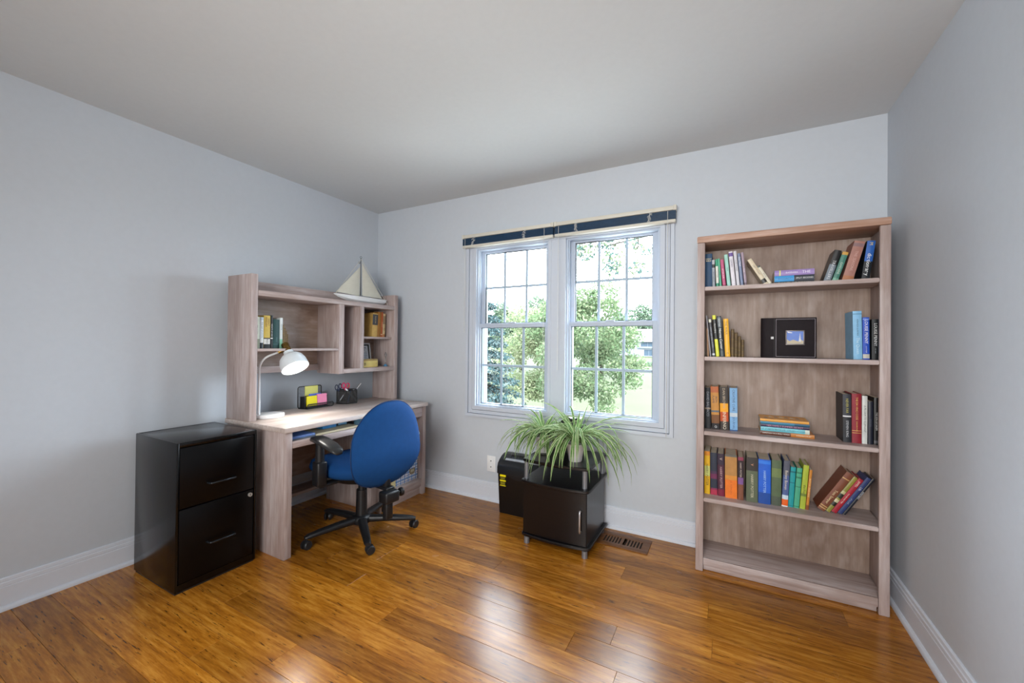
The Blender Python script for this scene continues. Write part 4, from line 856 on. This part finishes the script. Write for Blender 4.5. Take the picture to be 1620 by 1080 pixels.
def pad(label, col, x, y0, y1, z0, z1, tilt, thick=.010):
    p = thing('sticky_note_pad', label, 'notes', (x, (y0+y1)/2, z0), (0, rad(tilt), 0), 'sticky note pads', local=True)
    MB().box(-thick, -.0004, -(y1-y0)/2, (y1-y0)/2, 0, z1-z0).build('pad', plain(col, .7, var=.03), p)
    MB().box(-.0004, 0, -(y1-y0)/2, (y1-y0)/2, .0005, z1-z0).build('top_note', plain(col, .7, var=.02), p)
pad('pale yellow sticky note pad on the back panel of the black organiser', 'd9d878', -2.728, 1.893, 1.998, oz+.086, oz+.158, 0, .004)
pad('bright yellow sticky note pad, front left in the black organiser', 'e6d81e', -2.662, 1.866, 1.946, oz+.020, oz+.092, -4)
pad('pink sticky note pad, front right in the black organiser', 'e88aae', -2.662, 1.949, 2.028, oz+.020, oz+.100, -4)
pad('blue sticky note pad behind the pink one in the organiser', '5a6fd0', -2.690, 1.905, 2.000, oz+.020, oz+.104, -4, .006)

# ------------------------------------------------------------------ pen cup
cx_, cy_ = -2.695, 2.235
t = thing('pen_cup', 'black mesh pen cup filled with pens and scissors on the desk', 'pen holder', (cx_, cy_, oz))
hexp = [(cx_+.085*math.cos(rad(a)), cy_+.085*math.sin(rad(a))) for a in (20, 80, 140, 200, 260, 320)]
m = MB(); m.prism(hexp, 'z', oz, oz+.004); m.build('bottom', M_mesh, t)
m = MB()
for zz, r in ((oz+.006, .0028), (oz+.102, .0032)): m.tube([(p[0], p[1], zz) for p in hexp + hexp[:1]], r, 6, False)
for p in hexp: m.cyl((p[0], p[1], oz), (p[0], p[1], oz+.103), .0028, n=6)
m.build('frame', M_mesh, t, smooth=60)
m = MB()
for (ax_, ay_), (bx_, by_) in zip(hexp, hexp[1:] + hexp[:1]):
    for i in range(1, 18):
        f_ = i/18; px, py = ax_+(bx_-ax_)*f_, ay_+(by_-ay_)*f_; m.tube([(px, py, oz+.004), (px, py, oz+.101)], .0015, 4, False)
    for i in range(1, 18):
        zz = oz+.004+.097*i/18; m.tube([(ax_, ay_, zz), (bx_, by_, zz)], .0015, 4, False)
o = m.build('wire_mesh', M_mesh, t); o['kind'] = 'stuff'
def pen(label, col, a, b_, r=.0045, cat='pen', capcol=None, name='pen'):
    A, B = Vector(a), Vector(b_); d = (B-A); L = d.length; d.normalize()
    p = thing(name, label, cat, A, (0, 0, 0), 'pens in the black cup')
    MB().tube([A, A+d*.012, A+d*.0125, A+d*(L*.7)], [.0012, r*.9, r, r], 10).build('barrel', plain(col, .35), p, smooth=50)
    MB().tube([A+d*(L*.7+.0002), A+d*(L-.004), B], [r*1.08, r*1.08, r*.5], 10).build('cap', plain(capcol or col, .3), p, smooth=50)
    q = Vector((0, 0, 1)).cross(d); q = d.cross(q) if q.length > .01 else Vector((1, 0, 0)); q.normalize()
    MB().tube([A+d*(L*.72)+q*(r*1.9), A+d*(L-.006)+q*(r*1.9), A+d*(L-.003)+q*r], .0011, 5).build('clip', M_chrome, p)
pen('pale blue pen slanting left across the front of the black cup', 'b4cbe2', (-2.634, 2.285, oz+.006), (-2.640, 2.175, oz+.122), .0058, capcol='dfe6ea')
pen('white-tipped stylus sticking out to the right of the black cup', '30343a', (-2.70, 2.24, oz+.006), (-2.66, 2.345, oz+.150), .0028, capcol='e8e8e8')
pen('silver pen slanting left in the black cup', '9a9fa6', (-2.655, 2.135, oz+.03), (-2.66, 2.205, oz+.108), .0038)
pen('bright blue marker low in the black cup', '2f88c8', (-2.636, 2.195, oz+.006), (-2.660, 2.240, oz+.100), .0052)
pen('grey pen leaning right in the black cup', '8c9196', (-2.638, 2.300, oz+.010), (-2.655, 2.262, oz+.108), .0042)
pen('slim steel pen at the right of the black cup', '7e848a', (-2.660, 2.308, oz+.010), (-2.668, 2.285, oz+.106), .0036)
pen('yellow highlighter at the back of the black cup', 'c9c832', (-2.73, 2.265, oz+.006), (-2.725, 2.278, oz+.138), .0055, cat='marker', capcol='c9c832', name='highlighter')
pen('navy marker at the back of the black cup', '1c2c4c', (-2.715, 2.25, oz+.006), (-2.70, 2.252, oz+.116), .0075, cat='marker', name='marker')
def scissors(label, col, loc, rotz, lean, sc=1.0):
    s = thing('scissors', label, 'scissors', loc, (rad(lean), 0, rad(rotz)), 'scissors in the black cup', local=True)
    for sg in (1, -1):
        MB().box(-.0012 if sg > 0 else .0001, -.0001 if sg > 0 else .0012, -.006, .006, 0, .085*sc).build('blade', M_steel, s)
        m = MB(); c = Vector((0.0, sg*.019*sc, .118*sc)); 
        m.tube([c + Vector((0, .0145*sc*math.cos(2*PI*i/16), .019*sc*math.sin(2*PI*i/16))) for i in range(17)], .0042, 7, False)
        m.tube([(0, -sg*.003, .082*sc), (0, sg*.010*sc, .100*sc)], .0048, 7); m.build('handle', plain(col, .35), s, smooth=60)
scissors('pink-handled scissors standing in the black cup', 'd42e64', (-2.672, 2.19, oz+.018), 0, -6, 1.05)
scissors('dark-handled scissors at the left of the black cup', '2b3550', (-2.692, 2.165, oz+.016), 10, 8, 1.02)

# ------------------------------------------------------------------ things in the desk tray
tz = .6345
t = thing('folder', 'blue folder lying at the left end of the desk tray', 'folder', (-2.40, 1.55, tz))
MB().box(-2.62, -2.25, 1.462, 1.636, tz, tz+.022, .002).build('grey_pad', plain('5a6270', .6), t, smooth=40)
MB().box(-2.60, -2.248, 1.460, 1.634, tz+.0222, tz+.037, .004).build('cover', plain('6f8fd0', .45), t, smooth=40)
t = thing('paper_stack', 'cream paper pads stacked along the desk tray', 'paper', (-2.40, 1.81, tz))
for q in range(3): MB().box(-2.45+.002*q, -2.245-.002*q, 1.640, 1.978-.006*q, tz+.0001+.0085*q, tz+.008+.0085*q, .001).build('pad', plain('ddd3b4', .75), t)
t = thing('supply_box', 'blue box with a coloured top at the back of the desk tray', 'box', (-2.40, 1.76, tz+.026))
MB().box(-2.47, -2.33, 1.745, 1.850, tz+.0262, tz+.058, .002).build('box_body', plain('3f8ccc', .45), t, smooth=40)
MB().box(-2.465, -2.335, 1.75, 1.79, tz+.0582, tz+.064).build('orange_pack', plain('d8762c', .6), t); MB().box(-2.465, -2.335, 1.80, 1.845, tz+.0582, tz+.063).build('green_pack', plain('3f7a48', .6), t)
t = thing('index_card_box', 'small framed light blue case right of the blue box in the desk tray', 'box', (-2.40, 1.90, tz+.026))
MB().box(-2.46, -2.34, 1.865, 1.945, tz+.0262, tz+.058, .002).build('case', plain('27455e', .45), t, smooth=40)
MB().box(-2.3402, -2.338, 1.872, 1.938, tz+.032, tz+.052).build('front_label', plain('6fa8cc', .5), t)
t = thing('tape_roll', 'blue-grey cylinder at the right end of the desk tray', 'tape', (-2.36, 2.02, tz))
MB().lathe([(.028, 0), (.028, .05), (.014, .05), (.014, 0)], (-2.33, 2.03, tz+.0001), n=20, cap0=False, cap1=False).build('roll', plain('5a8aa6', .5), t, smooth=40)

# ------------------------------------------------------------------ plaid box on the pedestal shelf
t = thing('storage_box', 'blue and white plaid storage box on the lower pedestal shelf of the desk', 'box', (-2.39, 2.435, .1275))
Mp = plaid_mat()
MB().box(-2.52, -2.235, 2.315, 2.560, .1275, .280, .004).build('box_body', Mp, t, smooth=40)
MB().box(-2.525, -2.229, 2.311, 2.563, .276, .325, .006).build('lid', Mp, t, smooth=40)
m = MB(); arc = [(2.492+.030*math.cos(a), .200+.022*math.sin(a)) for a in [PI*(1+i/10) for i in range(11)]]
m.prism(arc + [(2.522, .222), (2.462, .222)], 'x', -2.2352, -2.231); m.build('label_holder', plain('8f836a', .35, metal=.7), t)
MB().box(-2.231, -2.2302, 2.472, 2.512, .197, .217).build('label_card', plain('b9b49c', .7), t)
t = thing('paper_pouch', 'cream paper pouch standing beside the plaid box', 'pouch', (-2.30, 2.27, .1275))
MB().box(-2.36, -2.23, 2.225, 2.308, .1275, .205, .006).build('pouch', plain('d9cd98', .7), t, smooth=40)

# ------------------------------------------------------------------ office chair
t = thing('office_chair', 'blue upholstered swivel office chair with black arms, turned to the desk', 'chair', (-2.104, 1.871, 0), (0, 0, rad(82)), local=True)
def cush(name, rings, mat, par, smooth=180):
    m = MB(); m.loft(rings); return m.build(name, mat, par, smooth=smooth)
# seat: rings of a superellipse, front edge falls away
rings = []
for sc, z in ((.80, .392), (.93, .396), (1.0, .415), (1.0, .445), (.965, .468), (.88, .480), (.70, .486), (.4, .488), (.1, .488)):
    rings.append([(x*sc, y*sc + .086 - .010*(z > .43), z - max(0, (y*sc-.10))**2*(1.1 if z > .42 else -.2) + .10*abs(x*sc)**2) for x, y in superellipse(.245, .282, 2.6, 40)])
cush('seat', rings, M_blue, t)
MB().lathe([(.11, .350), (.17, .362), (.19, .392), (.02, .3925)], (0, 0, 0), n=24).build('seat_pan', M_blackplastic, t, smooth=50)
# backrest: egg-shaped pad, reclined, wrapped around the sitter
tl = rad(7)
def back_pt(x, zz, off):
    y = -.262 + off + .32*x*x - .035*math.exp(-((zz+.10)/.13)**2)
    return (x, y*1.0 - math.sin(tl)*(zz), .615 + zz*math.cos(tl))
def egg(a, b_, k=44):
    out = []
    for x, zz in superellipse(a, b_, 2.45, k):
        f = 1.0 + .10*(-zz/b_) - .10*(zz/b_)**2 * (1 if zz > 0 else .3)
        out.append((x*f, zz))
    return out
rings = []
for sc, off in ((.10, .032), (.45, .034), (.75, .031), (.92, .022), (.985, .010), (1.0, 0), (.985, -.012), (.93, -.026), (.78, -.036), (.5, -.040), (.1, -.041)):
    rings.append([back_pt(x*sc, zz*sc, off) for x, zz in egg(.248, .262)])
bk_ = cush('backrest', rings, M_blue, t)
m = MB(); m.tube([back_pt(x*1.004, zz*1.004, -.002) for x, zz in egg(.248, .262)+egg(.248, .262)[:1]], .0032, 6, False); m.build('piping', plain('0a2f5c', .7, name='dark_blue_piping'), bk_, smooth=180)
# arms
for sx in (1, -1):
    am = MB(); R2 = []
    for q, (yy, zz, wd, th) in enumerate(((-.165, .600, .022, .008), (-.15, .612, .036, .014), (-.08, .630, .044, .017), (0, .645, .046, .018), (.06, .650, .044, .018), (.10, .646, .036, .015), (.118, .640, .018, .008))):
        R2.append([(sx*.285 + x, yy - .04, zz + z_) for x, z_ in superellipse(wd, th, 2.6, 18)])
    am.loft(R2); arm = am.build('armrest', M_softblack, t, smooth=180)
    m = MB(); m.tube([(sx*.285, 0, .633), (sx*.285, .0, .52), (sx*.283, 0, .44)], [.024, .026, .028], 12); m.box(sx*.285-.030, sx*.285+.030, -.036, .036, .375, .52, .010)
    m.box(min(sx*.10, sx*.30), max(sx*.10, sx*.30), -.03, .03, .366, .384, .006); m.build('arm_post', M_blackplastic, arm, smooth=50)
# column, mechanism, back bar
MB().cyl((0, 0, .085), (0, 0, .275), .036, .033, 22).build('column_sleeve', M_blackplastic, t, smooth=50)
MB().cyl((0, 0, .275), (0, 0, .352), .022, n=18).build('gas_lift', M_blackplastic, t, smooth=50)
m = MB(); m.box(-.075, .075, -.20, .10, .338, .366, .010); m.build('mechanism', M_blackplastic, t, smooth=50)
m = MB(); m.box(-.03, .03, -.30, -.15, .330, .350, .006); m.tube([(0, -.24, .338), (0, -.262, .36), (0, -.262, .42)], [.024, .024, .02], 10); m.build('back_bar', M_blackplastic, t, smooth=50)
m = MB(); m.box(-.065, .035, -.345, -.265, .268, .338, .012); kb = m.build('recline_box', M_blackplastic, t, smooth=50)
m = MB(); m.cyl((.035, -.305, .305), (.062, -.305, .305), .014, n=14); m.lathe([(.022, 0), (.026, .005), (.026, .018), (.021, .023)], (.062, -.305, .305), (1, 0, 0), 12); m.build('knob', M_blackplastic, kb, smooth=40)
m = MB(); m.box(-.045, .005, -.320, -.280, .165, .2695, .008); m.build('lever', M_blackplastic, t, smooth=50)
MB().lathe([(.03, .058), (.058, .064), (.062, .085), (.056, .104), (.037, .112)], (0, 0, 0), n=26).build('base_hub', M_blackplastic, t, smooth=50)
M_caster = plain('1c1d20', .45, name='caster_black')
for kx in range(5):
    a = rad(36.6 + 72*kx - 82); c, s = math.cos(a), math.sin(a)
    m = MB(); R2 = []
    for r_, zz, hw, hh in ((.045, .084, .028, .022), (.15, .082, .026, .019), (.26, .076, .023, .016), (.325, .070, .021, .013), (.345, .066, .014, .009)):
        R2.append([(c*r_ - s*x, s*r_ + c*x, zz + z_) for x, z_ in superellipse(hw, hh, 3, 14)])
    m.loft(R2); lg = m.build('base_leg', M_blackplastic, t, smooth=60)
    ca = a + (.9, 2.2, -1.0, .4, 1.7)[kx]; dx, dy = math.cos(ca), math.sin(ca); px, py = c*.325 + dx*.014, s*.325 + dy*.014
    m = MB(); axd = Vector((-dy, dx, 0))
    for sg in (1, -1):
        p0 = Vector((px, py, .0265)) + axd*(sg*.006); m.lathe([(.020, 0), (.0262, .002), (.0262, .012), (.022, .017), (.006, .018)], p0, axd*sg, 20)
    m.box(px-.006, px+.006, py-.006, py+.006, .026, .066, .002); m.build('caster', M_caster, lg, smooth=40)

# ------------------------------------------------------------------ paper shredder
t = thing('paper_shredder', 'black paper shredder with a yellow warning sticker, left of the dark cabinet', 'shredder', (-1.31, 2.63, 0))
sx0, sx1, sy0, sy1 = -1.476, -1.142, 2.556, 2.700
m = MB(); m.loft([[(x, y, zz) for x, y in ((sx0+i_, sy0+i_), (sx1-i_, sy0+i_), (sx1-i_, sy1-i_*.3), (sx0+i_, sy1-i_*.3))] for zz, i_ in ((.002, .012), (.29, .002))])
m.build('bin', plain('0a0a0c', .35, var=.1, name='glossy_black_plastic'), t)
prof2 = [(sy0-.004, .291), (sy0-.004, .335), (sy0+.006, .362), (sy0+.030, .384), (sy0+.060, .402), (sy0+.095, .414), (sy1, .414), (sy1, .291)]
hd = MB().prism(prof2, 'x', sx0-.002, sx1+.002).build('head', plain('191c20', .28, var=.1, name='shredder_head'), t, smooth=30)
MB().prism([(sy0+.029, .3838), (sy0+.031, .3866), (sy0+.045, .3950), (sy0+.045, .3925)], 'x', sx0+.045, sx1-.02).build('grey_strip', plain('a4a6aa', .35, metal=.4), hd)
MB().prism([(sy0+.064, .4035), (sy0+.064, .4052), (sy0+.088, .4126), (sy0+.088, .411)], 'x', sx0+.075, sx1-.06).build('paper_slot', plain('050506', .7), hd)
m = MB(); xs = [sx0+.0 + (sx1-sx0)*i/24 for i in range(25)]
lo = [(x, .289 - (.030*math.sin(PI*min(1, max(0, (i-3)/18)))**2)) for i, x in enumerate(xs)]
m.prism([(x, .2905) for x in xs] + lo[::-1], 'y', sy0-.0035, sy0+.004); m.build('head_skirt', plain('191c20', .28, var=.1, name='shredder_head'), hd, smooth=30)
st = MB().box(-1.456, -1.407, sy0-.0004, sy0+.0022, .203, .284).build('warning_sticker', plain('15150f', .4), t)
for za, zb in ((.270, .284), (.236, .246), (.203, .208)): MB().box(-1.456, -1.407, sy0-.0009, sy0-.0003, za, zb).build('yellow_band', plain('f2e312', .4), st)
for za in (.262, .254, .228, .221, .214): MB().box(-1.452, -1.414, sy0-.0008, sy0-.0003, za-.0018, za+.0018).build('small_print', plain('a8a024', .5), st)

# ------------------------------------------------------------------ dark plant cabinet
t = thing('side_cabinet', 'dark espresso side cabinet with a door and raised top, under the window', 'cabinet', (-.92, 2.44, 0))
def plate(x0, x1, y0, y1, bow, r=.02):
    n = 10; pts = []
    for i in range(n+1):
        f = i/n; pts.append((x0+r+(x1-x0-2*r)*f, y0+bow-bow*4*f*(1-f)))
    pts = [(x0, y0+bow+r)] + [(x0+r*.3, y0+bow+r*.3)] + pts + [(x1-r*.3, y0+bow+r*.3), (x1, y0+bow+r)]
    return pts + [(x1, y1), (x0, y1)]
tx0, tx1 = -1.136, -.694
def plt(name, z0, z1, y0, y1=2.655, bow=.022, dx=0.0):
    m = MB(); p = plate(tx0+dx, tx1-dx, y0, y1, bow)
    cx, cy = (tx0+tx1)/2, (y0+y1)/2; ins = lambda q, d: (q[0]+(d if q[0] < cx else -d), q[1]+(d if q[1] < cy else -d))
    m.loft([[(*ins(q, .003), z0) for q in p], [(*q, z0+.004) for q in p], [(*q, z1-.004) for q in p], [(*ins(q, .003), z1) for q in p]])
    return m.build(name, espresso('x'), t, smooth=30)
plt('bottom_board', .040, .058, 2.238)
plt('middle_board', .371, .389, 2.228)
plt('top_board', .496, .516, 2.245, dx=.004)
MB().box(tx0+.014, tx0+.030, 2.275, 2.640, .0582, .3708).build('side_panel', espresso('z'), t); MB().box(tx1-.030, tx1-.020, 2.275, 2.640, .0582, .3708).build('side_panel', espresso('z'), t)
MB().box(tx0+.030, tx1-.030, 2.628, 2.640, .0582, .3708).build('back_panel', espresso('x'), t)
m = MB(); n = 12; fr = [(tx0+.013+(tx1-tx0-.037)*i/n, 2.258+.012-.012*4*(i/n)*(1-i/n)) for i in range(n+1)]
m.prism(fr + [(p[0], p[1]+.015) for p in fr[::-1]], 'z', .060, .369); d = m.build('door', espresso('x'), t, smooth=30)
hm = MB(); hm.tube([(-.748, 2.262, .262), (-.748, 2.247, .266), (-.748, 2.244, .258), (-.748, 2.244, .152), (-.748, 2.247, .144), (-.748, 2.262, .148)], .0062, 10); hm.build('handle', plain('c3c3c6', .28, metal=.8), d, smooth=60)
for x, y in ((-1.112, 2.292), (-.734, 2.292), (-1.112, 2.625), (-.722, 2.625)):
    MB().cyl((x, y, .3892), (x, y, .4958), .0145, n=18).build('post', M_greymetal, t, smooth=50)
for x, y in ((-1.096, 2.268), (-.724, 2.268), (-1.096, 2.62), (-.724, 2.62)):
    MB().lathe([(.017, 0), (.0165, .006), (.0165, .0398)], (x, y, 0), n=18).build('foot', M_greymetal, t, smooth=50)

# ------------------------------------------------------------------ spider plants
M_lg = leaf_mat('spider_leaf_green', (.06, .16, .035), (.12, .23, .06), .25, 30); M_lw = leaf_mat('spider_leaf_cream', (.36, .47, .22), (.52, .60, .34), .25, 30)
M_pot = plain('d6d3d2', .4, name='white_pot'); M_soil = plain('2b2018', .95, var=.3, bscale=200, bstr=.6, name='potting_soil')
TOPZ = .516
def spider_plant(label, cx, cy, rb, rtop, hp, n, seed, lmin, lmax, avoid, bias=0.0, saucer=False):
    t = thing('spider_plant', label, 'plant', (cx, cy, TOPZ), group='spider plants on the dark cabinet'); rnd = random.Random(seed)
    z0 = TOPZ + (.008 if saucer else 0)
    p = MB().lathe([(rb*.95, 0), (rb, .003), (rtop*.96, hp*.86), (rtop*1.04, hp*.87), (rtop*1.05, hp), (rtop*.95, hp), (rtop*.9, hp*.85), (rtop*.8, hp*.8)], (cx, cy, z0+.0003), n=26, cap1=False).build('pot', M_pot, t, smooth=40)
    if saucer: MB().lathe([(rb*1.1, 0), (rb*1.5, .010), (rb*1.42, .010), (rb*1.05, .004), (.001, .004)], (cx, cy, TOPZ+.0002), n=24).build('saucer', M_pot, p, smooth=40)
    MB().lathe([(rtop*.86, 0), (rtop*.5, .006), (.002, .008)], (cx, cy, z0+hp*.80), n=18).build('soil', M_soil, p, smooth=60)
    for i in range(n):
        az = 2*PI*(i*.381966) + rnd.uniform(-.25, .25); L = rnd.uniform(lmin, lmax)
        e0 = rad(rnd.uniform(50, 84)); end = rad(rnd.uniform(-90, -66)); wd = rnd.uniform(.0052, .0092)
        if i % 11 == 0: e0, end, L = rad(80), rad(rnd.uniform(30, 60)), L*.55
        elif i % 7 == 0: end = rad(rnd.uniform(-20, 10))
        az += bias*math.sin(az)
        x, y, z = cx + math.cos(az)*.012, cy + math.sin(az)*.012, z0 + hp*.86; N = 8; rows = []
        kk = rnd.uniform(.5, .9); tw = rnd.uniform(-.5, .5)
        for q in range(N+1):
            f = q/N; el = e0 + (end-e0)*min(1.0, f*1.12)**kk
            wq = wd*(.75 + .9*f)*(1 if f < .35 else max(.04, (1-((f-.35)/.65)**1.7)))
            sd = Vector((-math.sin(az), math.cos(az), 0)); nn = Vector((-math.sin(el)*math.cos(az), -math.sin(el)*math.sin(az), math.cos(el)))
            sd = (sd*math.cos(tw*f) + nn*math.sin(tw*f)); c = Vector((x, y, z))
            rows.append([c - sd*wq + nn*wq*.35, c - sd*wq*.52 + nn*wq*.10, c, c + sd*wq*.52 + nn*wq*.10, c + sd*wq + nn*wq*.35])
            st = L/N; nx, ny, nz = x + math.cos(az)*math.cos(el)*st, y + math.sin(az)*math.cos(el)*st, z + math.sin(el)*st
            if nz < TOPZ + .012 and tx0-.012 < nx < tx1+.012 and 2.215 < ny < 2.67: nz = TOPZ + .012 + rnd.uniform(0, .004)
            if ny > 2.70: ny = 2.70 - (ny-2.70)*.5
            if avoid and math.hypot(nx-avoid[0], ny-avoid[1]) < avoid[2] and nz < avoid[3]: nz = avoid[3] + .002
            x, y, z = nx, ny, nz
        m = MB(); V = [[m.bm.verts.new(p_) for p_ in r] for r in rows]
        for r1, r2 in zip(V, V[1:]):
            for j in range(4):
                f_ = m.bm.faces.new((r1[j], r1[j+1], r2[j+1], r2[j])); f_.material_index = 0 if j in (1, 2) else 1
        m.build('leaf', [M_lg, M_lw], t, smooth=180)
spider_plant('large spider plant in the white pot at the right of the dark cabinet top', -.825, 2.385, .040, .056, .108, 108, 5, .33, .53, (-1.07, 2.45, .075, .63))
spider_plant('smaller spider plant in a pot on a saucer, left on the dark cabinet', -1.070, 2.450, .038, .050, .100, 90, 9, .27, .43, (-.825, 2.385, .075, .63), saucer=True)
# dark plastic case behind the plants
t = thing('plastic_case', 'black rounded plastic case standing behind the spider plants', 'case', (-.92, 2.565, TOPZ))
MB().prism([(-1.005, TOPZ+.0003), (-.835, TOPZ+.0003), (-.835, .728), (-.845, .748), (-.862, .752), (-.885, .744), (-.91, .744), (-.925, .752), (-.945, .750), (-.958, .740), (-1.002, .70)], 'y', 2.53, 2.59).build('case_body', M_softblack, t, smooth=30)
MB().box(-.99, -.85, 2.527, 2.530, .54, .69, .001).build('front_panel', M_blackplastic, t)

# ------------------------------------------------------------------ fit the lettering
fix_text_rot()
up_o = [o for o, L, H in TEXTS if o.get('upright')]
bpy.context.view_layer.update()
for o, L, H in TEXTS:
    if o.get('upright'):
        o.rotation_euler = (rad(90), 0, 0); L, H = .028, .026
    dx, dy = max(o.dimensions.x, 1e-4), max(o.dimensions.y, 1e-4)
    s = min(L/dx, H/dy); o.scale = (s, s, s)
bpy.context.view_layer.update(); dg = bpy.context.evaluated_depsgraph_get()
for o, L, H in TEXTS:      # lettering becomes plain mesh parts
    me = bpy.data.meshes.new_from_object(o.evaluated_get(dg)); n_ = bpy.data.objects.new('lettering', me); COL.objects.link(n_)
    n_.parent = o.parent; n_.location = o.location; n_.rotation_euler = o.rotation_euler; n_.scale = o.scale
for o, L, H in TEXTS: bpy.data.objects.remove(o)
for o in bpy.data.objects:
    if '_base' in o: del o['_base']
